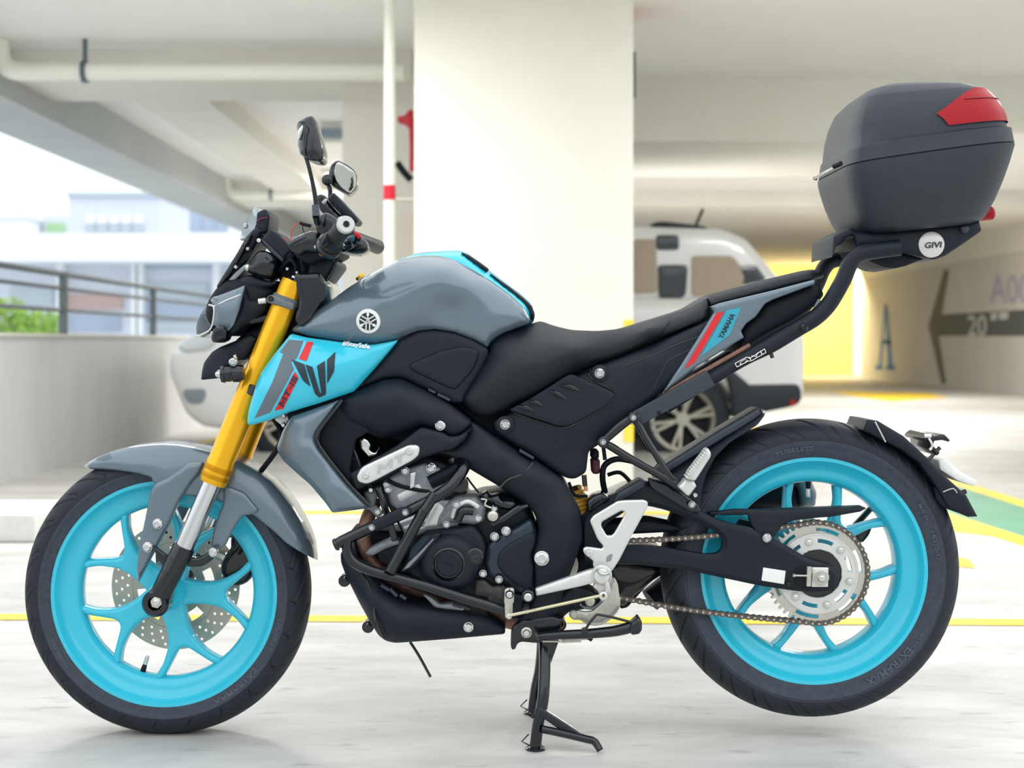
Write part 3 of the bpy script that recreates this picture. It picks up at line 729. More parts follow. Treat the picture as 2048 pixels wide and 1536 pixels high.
# brake caliper (far side) + ABS cable bits
mb = MB(); puff(mb, [(455,1105),(478,1072),(500,1090),(512,1110),(515,1130),(508,1150),(495,1165),(478,1172),(450,1165),(442,1140),(445,1118)], BLKG, y=.05, back=.10, bulge=.012, rc=.008)
puff(mb, [(462,1075),(482,1062),(482,1072),(478,1108),(462,1112)], BLKM, y=.045, back=.06, bulge=.003)
tube(mb, [(478,1108,.04),(492,1088,.03),(500,1092,.03),(497,1110,.04)], 3, BLKD, 8, 3, px=True)
puff(mb, [(500,1118),(510,1114),(514,1122),(508,1128),(500,1126)], BLKD, y=.05, back=.07, bulge=.003, rc=.002)
cal = mb.build('brake_caliper', bike)
mb = MB(); tube(mb, [(428,1108,.045),(448,1118,.045),(452,1140,.05),(462,1170,.05)], 7, STEEL, 8, 3, px=True, flat=.3); mb.build('caliper_bracket', bike)
# ---------------------------------------------------------------- front fork (both legs)
def taxis(mb, a, b, prof, m, n=28):
    a, b = Vector(a), Vector(b); L = (b-a).length; cyl(mb, a, b-a, [(t*L, r) for t, r in prof], m, n)
FT, FB = P(588,562,-.105), P(424.5,968,-.105)
def fork(sgn):
    f = lambda px, py: Vector((P(px,py,-.105).x, sgn*.105, P(px,py,-.105).z))
    root = thing('fork_leg', 'near gold fork leg' if sgn < 0 else 'far gold fork leg', None, f(500,780)); root.parent = bike
    mb = MB(); taxis(mb, f(588,562), f(425,966), [(0,.0235),(.02,.0245),(.52,.0245),(.60,.0258),(.88,.0262),(.90,.028),(.985,.028),(1.0,.026)], GOLD, 36); mb.build('outer_tube', root)
    mb = MB(); taxis(mb, f(588,562), f(425,966), [(.915,.0285),(.925,.0292),(.94,.0285)], GOLDD, 36)
    taxis(mb, f(588,562), f(425,966), [(.955,.0285),(.965,.0292),(.975,.0285)], GOLDD, 36); mb.build('seal_ring', root)
    mb = MB(); taxis(mb, f(591,553), f(588,562), [(0,.008),(.35,.009),(.36,.013),(1,.0215)], CHR, 6 if 0 else 20); mb.build('top_cap', root)
    mb = MB(); taxis(mb, f(426,962), f(366,1100), [(0,.0188),(1,.0188)], CHR, 30); mb.build('chrome_tube', root)
    mb = MB(); taxis(mb, f(369,1092), f(315,1202), [(0,.0215),(.03,.0225),(.9,.0215),(1,.021)], BLKM, 30)
    c = f(313.5,1205); cyl(mb, c, (0,1,0), [(-.018,.0225),(-.012,.027),(.022,.027),(.024,.02)], BLKM, 28)
    puff(mb, [(333,1165),(345,1172),(341,1198),(328,1226),(312,1230),(296,1222),(290,1208),(298,1180)] if sgn < 0 else [(333,1165),(345,1172),(328,1226),(296,1222)], BLKM, y=-.112 if sgn < 0 else .09, back=-.085 if sgn < 0 else .115, bulge=.004, rc=.006)
    mb.build('lower_leg', root)
    mb = MB()
    taxis(mb, f(519,772), f(511,792), [(0,.027),(.08,.0292),(.92,.0292),(1,.027)], BLKG, 30); mb.build('clamp_band', root)
    return root
fk = fork(-1); fork(1)
mb = MB()
for q in ((608,606,13),):
    pass
c1, c2 = P(575,594,-.105), P(570,607,-.105)
taxis(mb, (c1.x,-.105,c1.z), (c2.x,-.105,c2.z), [(0,.0265),(.1,.0285),(.9,.0285),(1,.0265)], CLAMPG, 30)
puff(mb, [(532,600),(536,591),(546,589),(560,594),(575,600),(590,606),(586,622),(566,614),(545,608),(535,606)], CLAMPG, y=-.132, back=-.10, bulge=.005, r=.006, rc=.006)
mb.build('fork_clamp', bike, 'grey clamp around the gold fork tube'); bolt(541.5,597.5,-.137,5,bike,BLKM)
mb = MB(); tube(mb, [(517,603,-.11),(532,601,-.11)], 6, ALU, 8, 0, px=True); mb.build('indicator_bolt', bike)
# triple clamps and steering head, axle
mb = MB(); puff(mb, [(588,548),(640,545),(652,568),(650,600),(640,606),(620,640),(600,655),(590,640),(598,600)], BLKM, y=-.125, mirror=True, bulge=.004, rc=.006)
puff(mb, [(478,775),(540,790),(600,800),(600,770),(520,755)], BLKD, y=-.09, mirror=True, bulge=.004); mb.build('triple_clamp', bike)
mb = MB(); puff(mb, [(560,560),(640,560),(650,620),(612,668),(560,720),(540,760),(520,770),(500,760),(520,700),(545,620)], BLKD, y=-.06, mirror=True, bulge=.01); mb.build('steering_head', bike)
mb = MB(); cyl(mb, P(314,1204,-.105), (0,-1,0), [(.0,.017),(.016,.017),(.018,.014)], CHR, 28); cyl(mb, P(314,1204,-.122), (0,-1,0), [(0,.0115),(.008,.0115),(.009,.009)], STEEL, 6); cyl(mb, P(314,1204,-.13), (0,-1,0), [(0,.006),(.006,.006),(.007,.004)], CHR, 12); cyl(mb, (WF[0],0,WF[2]), (0,1,0), [(-.10,.009),(.115,.009)], STEEL, 16); mb.build('axle', bike)
# ---------------------------------------------------------------- front fender
mb = MB()
arc = [(167,932,0),(178,924,-.022),(193,915.5,-.035),(222,903,-.043),(258,894,-.048),(290,890,-.05),(322,888,-.05),(356,890,-.05),(387,895,-.05),(419,903,-.05),(450,912,-.05),(481,924,-.05),(516,944,-.05),(540,963,-.05),(560,985,-.05),(583,1014,-.048),(602,1044,-.044),(615,1068,-.038),(625,1090,-.03),(636,1121,0),
       (627,1117,-.035),(617,1112,-.055),(595,1101,-.068),(572,1086,-.07),(548,1063,-.07),(507,1030,-.07),(487,1024,-.07),(430,1000,-.07),(330,985,-.07),(306,965,-.07),(303,955,-.07),(279,947,-.07),(236,941,-.062),(200,939,-.045),(178,938,-.025)]
puff(mb, arc, PAINT, bulge=.014, r=.03, mirror=True, rc=.003, g=.0075); fen = mb.build('front_fender', bike, 'grey front fender', angle=60)
def stay(pts, m, y0, yb, **k):
    for s in (-1, 1):
        t = MB(); puff(t, [(a, b) for a, b in pts], m, y=y0, back=yb, **k)
        if s > 0: t.v = [(v[0], -v[1], v[2]) for v in t.v]
        t.build('fender_stay', fen)
stay([(310,966),(330,958),(378,925),(408,925),(400,945),(385,962),(360,1000),(338,1048),(315,1092),(298,1124),(276,1166),(274,1130),(282,1080),(296,1010),(303,980)], PAINT, -.082, -.072, bulge=.008, r=.010, rc=.006)
stay([(447,968),(490,985),(520,1022),(500,1030),(487,1030),(478,1040),(462,1068),(448,1095),(436,1097),(422,1093),(426,1062),(438,1025),(446,1008)], PAINT, -.080, -.072, bulge=.006, r=.010, rc=.008)
for a, b in ((315,1048),(295,1094.5)): bolt(a, b, -.094, 8.5, fen, CHR)
bolt(425.5,1104.5,-.105,8,fen,CHR)
mb = MB(); puff(mb, [(365,1110),(395,1116),(412,1108),(420,1096),(432,1098),(433,1110),(420,1124),(404,1133),(380,1134),(360,1128)], BLKM, y=-.10, back=-.085, bulge=.004, rc=.006)
puff(mb, [(305,1090),(330,1108),(345,1125),(332,1140),(315,1118)], BLKM, y=-.095, back=-.085, bulge=.003, rc=.004); mb.build('fender_mount', bike)
# brake hose loop by the fork, reflector bracket
mb = MB(); tube(mb, [(548,838,-.05),(562,862,-.05),(562,880,-.05),(550,905,-.05),(522,942,-.03)], 5.5, BLKD, 10, 4, px=True); mb.build('brake_hose', bike)
mb = MB(); puff(mb, [(548,838),(562,826),(584,824),(588,834),(576,842),(572,856),(562,850)], ALU, y=-.10, back=-.09, bulge=.002, rc=.004); mb.build('shroud_bracket', bike)
for a, b in ((568,832),(581,830),(567,850)): bolt(a,b,-.105,4,bike,CHR)
# ---------------------------------------------------------------- fuel tank and shrouds
mb = MB()
tc_ = [(700,575,0),(757,540,0),(796,520,0),(835,506,0),(884,501,0),(918,500,0),(936,506,0),(962,526,0),(1000,556,0),(1040,586,0),(1062,606,0),(1070,624,0),(1068,644,0),(1020,680,0),(978,710,0),(930,780,0),(860,770,0),(720,740,0),(620,680,0),(600,650,0)]
puff(mb, tc_, CYAN, bulge=.10, r=.035, mirror=True, rc=.006); tank = mb.build('fuel_tank', bike, 'cyan centre strip of the fuel tank', angle=60)
ts = [(584,656,-.10),(622,628,-.105),(660,602,-.105),(700,573,-.105),(721,560,-.10),(757,540,-.095),(796,519.5,-.085),(846,511,-.08),(882,511,-.08),(914,518,-.082),(945,537,-.085),(984,563,-.09),(1023,592,-.095),(1048,616,-.098),(1060,637,-.10),(1058,647,-.102),
      (1012,664,-.118),(988,677,-.12),(979,687,-.122),(976,695,-.122),(947,679,-.125),(908,664,-.128),(869,658,-.13),(835,662,-.13),(791,679,-.13),(752,687,-.128),(712,686,-.125),(679,682,-.122),(613,672,-.11),(584,664,-.10)]
mb = MB(); puff(mb, ts, PAINT, bulge=.022, r=.045, mirror=True, rc=.004, g=.0075, ctrl=[(760,600,-.145),(840,570,-.150),(880,540,-.135),(930,570,-.14),(900,620,-.122),(960,630,-.122),(1000,630,-.118),(850,610,-.142),(700,630,-.13)])
tside = mb.build('tank_side_cover', bike, 'grey glossy side of the fuel tank', angle=60)
mb = MB()   # dark knee rubber on the rear of the tank ridge
puff(mb, [(922,504),(938,510),(962,526),(978,538),(974,545),(950,530),(930,516)], BLK, y=-.07, mirror=True, bulge=.006, r=.006, rc=.003)
puff(mb, [(980,546),(1020,574),(1050,598),(1064,612),(1070,630),(1067,643),(1062,632),(1044,606),(1010,580)], BLK, y=-.07, mirror=True, bulge=.006, r=.006, rc=.003)
mb.build('tank_pad', bike, 'black ribbed pad on the tank ridge')
mb = MB(); puff(mb, [(712,566),(724,556),(757,540),(790,522),(796,524),(757,546),(724,564)], BLKG, y=-.05, mirror=True, bulge=.01, r=.01, rc=.003)
cyl(mb, P(722,556,-.03), (-.5,0,.6), [(0,.010),(.006,.010)], GOLD, 20); mb.build('tank_cap', bike)
# round tuning-fork badge
def surf_disc(mb, bvh, px, py, rx, m, lift, h, n=40):
    c = on_surface(bvh, px, py, 0); d = (P(px,py,0)-CAMP).normalized(); dx = .01
    a = on_surface(bvh, px+8, py, 0)-on_surface(bvh, px-8, py, 0); b = on_surface(bvh, px, py-8, 0)-on_surface(bvh, px, py+8, 0)
    nn = a.cross(b).normalized()
    if nn.dot(d) > 0: nn = -nn
    r = rx*S(c.y); cyl(mb, c+nn*lift, nn, [(-.004,r),(h-.0006,r),(h,r*.96)], m, n); return c+nn*(lift+h), a.normalized(), b.normalized(), r, nn
def flat2(mb, o, u, v, polys, m, sc, lift, nn):
    for pl in polys: mb.add([o+u*(x*sc)+v*(y*sc)+nn*lift for x, y in pl], [tuple(range(len(pl)))], m, False)
mb = MB(); bv = tside['x'] if False else o_bvh[tside.name]
o, u, v, r, nn = surf_disc(mb, bv, 737, 642, 24.5, WHT, .0, .004)
cyl(mb, o, nn, [(-.001, r*.74),(.0003, r*.74)], DSTICK, 40)
def forkpoly(a):
    ca, sa = math.cos(a), math.sin(a); rot = lambda L: [(x*ca-y*sa, x*sa+y*ca) for x, y in L]
    return [rot([(-.17,.02),(.17,.02),(.20,.16),(-.20,.16)]), rot([(-.20,.14),(-.10,.14),(-.10,.70),(-.20,.70)]), rot([(.10,.14),(.20,.14),(.20,.70),(.10,.70)]), rot([(-.05,-.1),(.05,-.1),(.05,.1),(-.05,.1)])]
for k in range(3):
    flat2(mb, o, u, v, forkpoly(math.pi+k*2*math.pi/3), WHT, r, .0012, nn)
    a = k*2*math.pi/3; flat2(mb, o, u, v, [[(x*math.cos(a)-y*math.sin(a), x*math.sin(a)+y*math.cos(a)) for x, y in ((-.04,0),(.04,0),(.05,.45),(.13,.58),(.05,.78),(-.05,.78),(-.13,.58),(-.05,.45))]], WHT, r, .0012, nn)
mb.build('tank_badge', tside, 'round white and dark badge on the tank side')
# cyan shroud
sh = [(582,667,-.13),(613,675,-.14),(679,684,-.145),(745,690,-.145),(797,680,-.138),(780,701,-.14),(745,742,-.142),(710,781,-.14),(706,784,-.14),(635,808,-.15),(582,823,-.155),(531,843,-.155),(499,851,-.15),(494,846,-.15),(497,822,-.15),(503,800,-.15),(512,770,-.15),(523,745,-.148),(548,709,-.14)]
mb = MB(); puff(mb, sh, CYAN, bulge=.010, r=.016, back=-.115, rc=.005, g=.0075, ctrl=[(600,740,-.172),(660,750,-.17),(560,790,-.17),(700,720,-.162),(620,700,-.160)])
puff(mb, sh, CYAN, bulge=0, r=.016, back=.12, rc=.005) if 0 else None
shr = mb.build('side_shroud', bike, 'cyan side shroud with stripes and emblem', angle=50); bs = o_bvh[shr.name]
m2 = MB(); m2.v = [(a,-b,c) for a,b,c in mb.v]; m2.f = mb.f; m2.mi = mb.mi; m2.m = mb.m; m2.sm = mb.sm; m2.build('side_shroud', bike, 'far cyan side shroud', angle=50)
mb = MB()
decal(mb, bs, [(579,680),(607,682),(594,716),(560,705)], STICK, 1); decal(mb, bs, [(570,700),(594,716),(582,724),(588,738),(541,824.5),(509,836.7),(545,765)], STICK, 1)
mb.build('grey_stripe', shr, 'grey stripe')
mb = MB(); decal(mb, bs, [(614,684),(627,685),(613,722.5),(598,718)], RED, 1.5, lift=.0012); decal(mb, bs, [(590,743),(596,753),(597,757),(569,812),(567,817),(549,821)], RED, 1.5, lift=.0012)
decal_text(mb, bs, 'MT-15', 577, 782, 64, 11.5, 62, DSTICK, .008, .15, lift=.0034); mb.build('red_badge', shr, 'red badge reading MT-15')
mb = MB()
for pl in ([(584,718),(607,729),(612,733),(620,772),(607,762)], [(610,727),(627,735),(639,790),(646,788),(652,792),(637,794),(630,788)], [(634,733),(649,722),(648,784),(642,791),(637,786)], [(653,719),(672,703),(668,742),(655,766)]):
    pass
for pl in ([(584,719),(609,729),(621,773),(607,762)], [(611,729),(625,734),(640,786),(651,784),(651,789),(638,794.5),(630,787)], [(634,732),(650,722),(652,786),(643,788)], [(654,720),(671,704),(668,743),(654.5,767)]):
    decal(mb, bs, pl, DSTICK, .6, 6, lift=.0016)
mb.build('emblem', shr, 'dark angular emblem')
mb = MB(); decal_text(mb, bs, '#StaySafe', 712, 692.5, 55, 11, -7, WHT, .03, lift=.0024); mb.build('lettering', shr, 'small white lettering')
# seam line in the shroud and grey lower shroud with dark frame
gs = [(584,832,-.14),(635,815,-.145),(680,799,-.145),(658,831,-.15),(632,867,-.15),(630,878,-.15),(640,898,-.15),(690,960,-.148),(739,1016,-.145),(665,1026,-.145),(652,1007,-.14),(621,970,-.13),(590,943,-.12),(567,922,-.11),(556,905,-.105),(554,893,-.105),(566,860,-.12)]
mb = MB(); puff(mb, gs, PAINT, bulge=.012, r=.02, back=-.09, rc=.005, ctrl=[(610,900,-.155),(660,980,-.155)]); rs = mb.build('radiator_shroud', bike, 'grey lower shroud', angle=50)
m2 = MB(); m2.v = [(a,-b,c) for a,b,c in mb.v]; m2.f = mb.f; m2.mi = mb.mi; m2.m = mb.m; m2.sm = mb.sm; m2.build('radiator_shroud', bike, 'far grey lower shroud', angle=50)
mb = MB(); tube(mb, [(684,800,-.15),(660,832,-.158),(636,866,-.158),(635,884,-.158),(650,908,-.158),(696,966,-.156),(742,1014,-.152)], 3.5, BLKG, 10, 3, px=True); mb.build('duct_trim', bike)
mb = MB(); puff(mb, [(682,800),(716,794),(770,830),(760,850),(710,880),(700,940),(715,985),(740,1012),(700,968),(655,908),(638,882),(640,866)], BLKD, y=-.13, back=-.11, bulge=.002, rc=.005)
puff(mb, [(640,870),(700,860),(745,1010),(700,965)], BLKD, y=-.10, back=.10, bulge=.002); mb.build('air_duct', bike)
mb = MB(); puff(mb, [(572,828),(700,784),(716,782),(716,800),(600,842),(580,845)], BLKD, y=-.125, mirror=True, bulge=.003); puff(mb, [(700,792),(716,768),(770,742),(830,748),(905,792),(880,822),(760,805)], BLKD, y=-.11, mirror=True, bulge=.003); mb.build('shroud_backing', bike); mb = MB(); puff(mb, [(675,835),(910,845),(860,900),(790,930),(705,965)], BLKD, y=.02, back=.06, bulge=.003); mb.build('dark_gap_panel', bike); mb = MB(); puff(mb, [(890,795),(990,780),(1080,800),(1125,900),(1000,905),(930,850)], BLKD, y=-.06, mirror=True, bulge=.004); mb.build('dark_gap_backing', bike); mb = MB(); puff(mb, [(1100,1040),(1190,1025),(1215,1120),(1150,1190),(1100,1190)], BLKD, y=-.06, mirror=True, bulge=.004); mb.build('dark_gap_filler', bike)  # last three: dark sheets added as shade in see-through gaps between parts
# radiator and things deep inside
mb = MB(); puff(mb, [(640,840),(672,850),(708,975),(684,985)], CASTB, y=-.11, mirror=True, bulge=.003)
for i in range(9): tube(mb, [P(668+i*3,850+i*13,-.12), P(705+i*3*.3,852+i*13,-.12)], .0012, BLKG, 5, 0)
mb.build('radiator', bike)
mb = MB(); puff(mb, [(700,775),(900,800),(960,850),(900,920),(830,900),(760,870),(700,860),(690,800)], BLKD, y=-.08, mirror=True, bulge=.01); mb.build('air_box', bike)
mb = MB(); tube(mb, [(688,870,-.1),(712,910,-.12),(722,940,-.12)], 2.5, CHARC, 8, 3, px=True); tube(mb, [(745,960,-.12),(757,980,-.13),(768,1010,-.13),(790,1080,-.12)], 7, BLKM, 10, 3, px=True)
tube(mb, [(775,960,-.12),(800,972,-.125),(850,982,-.12),(880,978,-.11)], 4, BLKD, 8, 3, px=True); tube(mb, [(700,880,-.09),(712,850,-.1),(740,840,-.1),(780,850,-.1)], 5, BLKD, 8, 3, px=True)
tube(mb, [(860,965,-.12),(900,945,-.12),(925,930,-.12)], 14, BLKD, 12, 2, px=True); tube(mb, [(790,930,-.11),(830,960,-.11),(870,950,-.11)], 9, BLKM, 10, 2, px=True); mb.build('hoses', bike)
mb = MB(); puff(mb, [(716,878),(727,873),(737,879),(743,890),(740,900),(750,905),(760,893),(752,912),(738,916),(728,905),(720,898)], CHR, y=-.10, back=-.09, bulge=.004, rc=.003, r=.006); mb.build('bright_gap_patch', bike)  # chrome patch added to imitate bright background showing through the gap
# ---------------------------------------------------------------- black side covers
mb = MB(); puff(mb, [(797,680),(835,661),(869,657),(908,663),(947,678),(976,697),(979,712),(962,745),(930,792),(925,806),(903,806),(856,781),(825,766),(801,755),(768,758),(722,774),(712,780),(745,742),(780,701)], BLK, y=-.125, mirror=True, bulge=.008, r=.02, rc=.006); mb.build('knee_cover', bike, angle=50)
mb = MB(); puff(mb, [(819,732),(822,726),(882,701),(920,693),(940,694),(957,700),(958,712),(948,738),(914,777),(904,779),(882,769),(830,744),(820,738)], BLK, y=-.133, back=-.12, bulge=.005, r=.006, rc=.010); mb.build('knee_pad', bike, 'black inset knee pad')
ab = [(686,797,-.13),(708,784,-.13),(768,759,-.135),(801,757,-.135),(825,768,-.135),(856,783,-.135),(900,808,-.135),(945,842,-.135),(940,855,-.14),(925,868,-.14),(908,873,-.14),(899,872,-.14),(885,862,-.14),(841,853,-.135),(797,871,-.125),(772,878,-.12),(755,875,-.12),(730,862,-.12),(700,850,-.12),(684,835,-.12),(672,820,-.12)]
mb = MB(); puff(mb, ab, BLK, bulge=.012, r=.025, back=-.08, rc=.008, ctrl=[(760,800,-.152),(850,830,-.150),(800,780,-.15)]); mb.build('frame_cover', bike, angle=50)
for pl in ([(857,776),(872,784),(870,788),(856,781)], [(876,786),(901,798),(899,803),(874,791)]): panel('clip', pl, CHARC, bike, y=-.137, back=-.12, bulge=.001, rc=.001)
bolt(880.5, 850.5, -.152, 9, bike, CHR)
# bracket with silver plate
mb = MB(); puff(mb, [(699,947),(790,893),(840,855),(846,854),(885,864),(900,873),(918,871),(938,858),(946,850),(930,880),(905,900),(882,905),(845,916),(760,962),(712,981)], BLK, y=-.15, back=-.11, bulge=.008, r=.012, rc=.005); mb.build('engine_bracket', bike)
mb = MB(); puff(mb, [(713,954),(721,938),(728,932),(817,890),(834,890),(840,896),(837,911),(825,921),(745,964),(733,968),(718,964)], ALU, y=-.163, back=-.15, bulge=.0035, r=.004, rc=.005); pl_ = mb.build('name_plate', bike, 'silver plate with embossed lettering')
mb = MB(); decal_text(mb, o_bvh[pl_.name], 'MT', 783, 926, 62, 15, 27, mat('embossed_alu','#c4c4c0',.35,.6), .005, .35, lift=.0028); mb.build('embossing', pl_)
bolt(731,951,-.167,6.5,pl_,ALU); bolt(819,903,-.167,6.5,pl_,ALU)
# frame beam
fb = [(938,846),(945,842),(1060,918),(1071,920),(1126,958),(1150,1000),(1162,1023),(1166,1077),(1149,1125),(1129,1179),(1115,1222),(1092,1262),(1040,1275),(1036,1240),(1070,1200),(1070,1179),(1068,1128),(1064,1112),(1072,1090),(1077,1060),(1075,1045),(1066,1022),(1034,996),(997,972),(936,936),(899,912),(878,905),(884,900),(905,895),(925,880)]
mb = MB(); puff(mb, [(a,b,-.125) for a,b in fb], BLK, bulge=.010, r=.022, mirror=True, rc=.008, ctrl=[(1110,1080,-.138),(1130,1030,-.138),(1000,910,-.14),(1060,950,-.142)]); frm = mb.build('frame', bike, angle=45)
mb = MB(); tube(mb, [(1001,974,-.145),(1018,958,-.148),(1045,948,-.148),(1065,926,-.14)], 3, BLKG, 8, 3, px=True); mb.build('cable', bike)
bolt(1083.5,1117,-.146,12,bike,CHR)
panel('clip', [(1040,898),(1069,915),(1066,919),(1038,903)], CHARC, bike, y=-.137, back=-.12, bulge=.001, rc=.001)
# ---------------------------------------------------------------- seat, side panel, tail
st = [(1057,650,-.07),(1072,644,-.05),(1083,642,-.05),(1106,651,-.06),(1143,660,-.08),(1195,662,-.09),(1246,657,-.09),(1314,636,-.085),(1360,622,-.085),(1382,614,-.085),(1405,600,-.085),(1413,594,-.085),(1419,612,-.10),(1413,637,-.115),(1314,678,-.12),(1250,705,-.12),(1177,730,-.125),(1150,744,-.125),(1060,795,-.13),(994,826,-.125),(976,835,-.12),(953,831,-.12),(934,818,-.12),(925,802,-.12),(927,791,-.12),(960,741,-.125),(979,707,-.125),(982,692,-.12),(990,679,-.115),(1012,665,-.105)]
mb = MB(); puff(mb, st, SEATM, bulge=.022, r=.045, mirror=True, rc=.012, g=.008, ctrl=[(1060,720,-.15),(1150,700,-.145),(1300,655,-.125),(1000,770,-.145),(1120,670,-.10)]); seat = mb.build('rider_seat', bike, 'black rider seat', angle=70)
mb = MB(); decal(mb, o_bvh[seat.name], [(1315,675),(1338,644),(1341,641),(1340,645),(1318,676)], BLKD, .5, 4); mb.build('seam', seat)
mb = MB(); puff(mb, [(1413,594,-.08),(1419,590,-.07),(1437,584,-.07),(1500,568,-.07),(1558,552,-.07),(1600,542,-.065),(1620,539,-.06),(1638,540,-.05),(1648,548,-.05),(1646,556,-.06),(1627,560,-.085),(1545,580,-.095),(1440,606,-.10),(1421,612,-.10)], SEATM, bulge=.02, r=.025, mirror=True, rc=.006); mb.build('pillion_seat', bike, 'black pillion seat', angle=70)
mb = MB(); puff(mb, [(1000,836),(1060,802),(1150,750),(1177,736),(1250,710),(1314,684),(1413,642),(1428,628),(1370,735),(1322,786),(1300,806),(1265,838),(1236,858),(1205,884),(1190,894),(1177,902),(1172,945),(1150,958),(1132,956),(1071,916),(993,866),(986,852),(988,840)], BLK, y=-.118, mirror=True, bulge=.010, r=.02, rc=.008, ctrl=[(1300,720,-.13),(1150,850,-.13)]); sp = mb.build('side_panel', bike, 'black side panel below the seat', angle=50)
mb = MB(); puff(mb, [(1016,820),(1060,797),(1137,748),(1145,748),(1228,785),(1232,793),(1222,806),(1200,820),(1150,847),(1132,853),(1115,852)], BLK, y=-.1405, back=-.12, bulge=.0035, r=.004, rc=.008)
for (a,b,c,d) in ((1034,812,1068,822),(1056,802,1088,812),(1100,782,1132,798),(1122,770,1160,782)):
    tube(mb, [(a,b,-.1445,2.5),((a+c)/2,(b+d)/2-2,-.1455,5),(c,d,-.1435,1.5)], 3, BLKG, 10, 3, px=True)
mb.build('vent_recess', sp)
mb = MB(); B_=o_bvh[sp.name]; stube(mb, B_, [(1180,738),(1175,748),(1188,762),(1229,782),(1233,794),(1215,812),(1140,854),(1118,856),(1020,823)], 2.4, BLKG); stube(mb, B_, [(1240,735),(1330,700),(1350,690),(1400,672)], 1.6, BLKG); stube(mb, B_, [(1300,790),(1335,720),(1400,690)], 1.2, BLKG); mb.build('panel_bead', sp)
for a, b in ((1199,746.5),(1010,849)):
    t = MB(); cyl(t, P(a,b,-.132), (0,-1,0), [(0,.017),(.004,.017),(.006,.014)], BLK, 28); t.build('bolt_boss', sp); bolt(a, b, -.138, 8.5, sp, CHR)
tl = [(1421,613),(1440,606),(1545,581),(1630,559),(1628,569),(1545,600),(1530,608),(1511,634),(1492,648),(1482,662),(1488,675),(1450,698),(1390,735),(1340,775),(1322,790),(1350,745),(1428,625)]
mb = MB(); puff(mb, tl, PAINT, y=-.125, mirror=True, bulge=.006, r=.008, rc=.003, g=.007); tail = mb.build('tail_cover', bike, 'grey tail cover with red and cyan stickers', angle=45); bt = o_bvh[tail.name]
mb = MB(); decal(mb, bt, [(1433,626),(1448,623.5),(1389,725),(1369,738),(1373,731)], RED, 1, lift=.0012); mb.build('red_sticker', tail, 'red stripe sticker')
mb = MB(); decal(mb, bt, [(1453.6,620),(1482,615),(1459,670),(1401,713)], CYAND, 1, lift=.0012); decal_text(mb, bt, 'YAMAHA', 1453, 652, 56, 10.5, 62, DSTICK, .035, lift=.002); mb.build('cyan_sticker', tail, 'cyan sticker with dark lettering')
mb = MB(); puff(mb, [(1530,609),(1560,596),(1620,570),(1640,572),(1648,590),(1630,612),(1590,640),(1540,665),(1500,690),(1470,705),(1484,680),(1482,665),(1494,648),(1512,634)], BLKD, y=-.10, mirror=True, bulge=.01, r=.02); mb.build('under_tail', bike)
mb = MB(); tube(mb, [(1300,815,-.12),(1345,778,-.12),(1420,735,-.12),(1500,690,-.12)], 5, COPR, 8, 2, px=True, flat=.5); tube(mb, [(1590,650,-.11),(1625,625,-.11),(1640,600,-.11)], 5, ALUD, 8, 2, px=True, flat=.5); mb.build('subframe_rail', bike)
puffs = [(1430,590),(1440,588),(1444,604),(1434,606)]
# ---------------------------------------------------------------- rack and top case
def rack(s):
    t = MB(); Y = -.125 if s < 0 else .125
    pts = [(1330,815),(1400,772),(1480,723),(1540,690),(1590,660),(1630,636),(1655,612),(1672,586),(1688,556),(1700,528),(1716,510),(1745,502),(1800,495)]
    path = []
    for i, (a, b) in enumerate(pts):
        q = P(a, b, -.125); r = .013 if i < 3 else .0165
        path.append((q.x, Y, q.z, r))
    tube(t, path, .016, BLK, 16, 4)
    a, b = P(1262,838,-.125), P(1420,756,-.125); L = b-a; d = L.normalized(); n_ = Vector((-d.z,0,d.x)); w = .0165
    q = [a+n_*w*.7, b+n_*w, b-n_*w, a-n_*w*1.1]
    puff(t, [(v.x, v.z, Y-.014) for v in q], CHARC, bulge=.001, back=Y+.012, rc=.003, px=False, r=.003)
    return t.build('rack_rail', bike)
rack(-1); rack(1)
for pl in ([(1472,722),(1494,711),(1496,717),(1505,712),(1528,697),(1531,704),(1508,717),(1498,722),(1474,734)],):
    mb = MB(); q = [(1470,727),(1494,714),(1499,717),(1529,698),(1532,705),(1502,722),(1496,722),(1474,734)]
    for a, b in zip(q, q[1:]+q[:1]): tube(mb, [(a[0],a[1],-.1425),(b[0],b[1],-.1425)], .8, WHT, 5, 0, px=True)
    decal_text(mb, o_bvh['rack_rail'], 'GIVI', 1501, 716, 50, 6.5, 28, WHT, -.01); mb.build('rack_lettering', bike, 'small white outlined lettering on the rack rail')
bolt(1608,655,-.143,7,bike,BLKM); t = MB(); cyl(t, P(1318,826,-.140), (0,-1,0), [(0,.004),(.001,.004)], BLKD, 12); t.build('rack_hole', bike)
mb = MB(); tube(mb, [(1540,700,-.125),(1545,716,-.125)], 4, BLKM, 8, 0, px=True); mb.build('rack_stud', bike)
mb = MB()
puff(mb, [(1664,516),(1666,472),(1700,455),(1717,464),(1779,461),(1924,445),(1958,441),(1963,462),(1935,482),(1890,512),(1868,520),(1852,517),(1830,512),(1793,503),(1735,496),(1712,497),(1706,472),(1690,478),(1684,490),(1672,494)], BLK, y=-.10, mirror=True, bulge=.010, r=.014, rc=.004)
puff(mb, [(1712,497),(1793,503),(1850,518),(1830,524),(1812,532),(1790,537),(1768,535),(1745,525),(1725,516)], BLKD, y=-.08, mirror=True, bulge=.006, r=.01, rc=.005); rk = mb.build('rack_plate', bike, angle=45)
mb = MB(); puff(mb, [(1920,452),(1934,450),(1940,457),(1934,466),(1922,466)], CHARC, y=-.115, back=-.10, bulge=.006, r=.006, rc=.004); mb.build('rack_lug', bike)
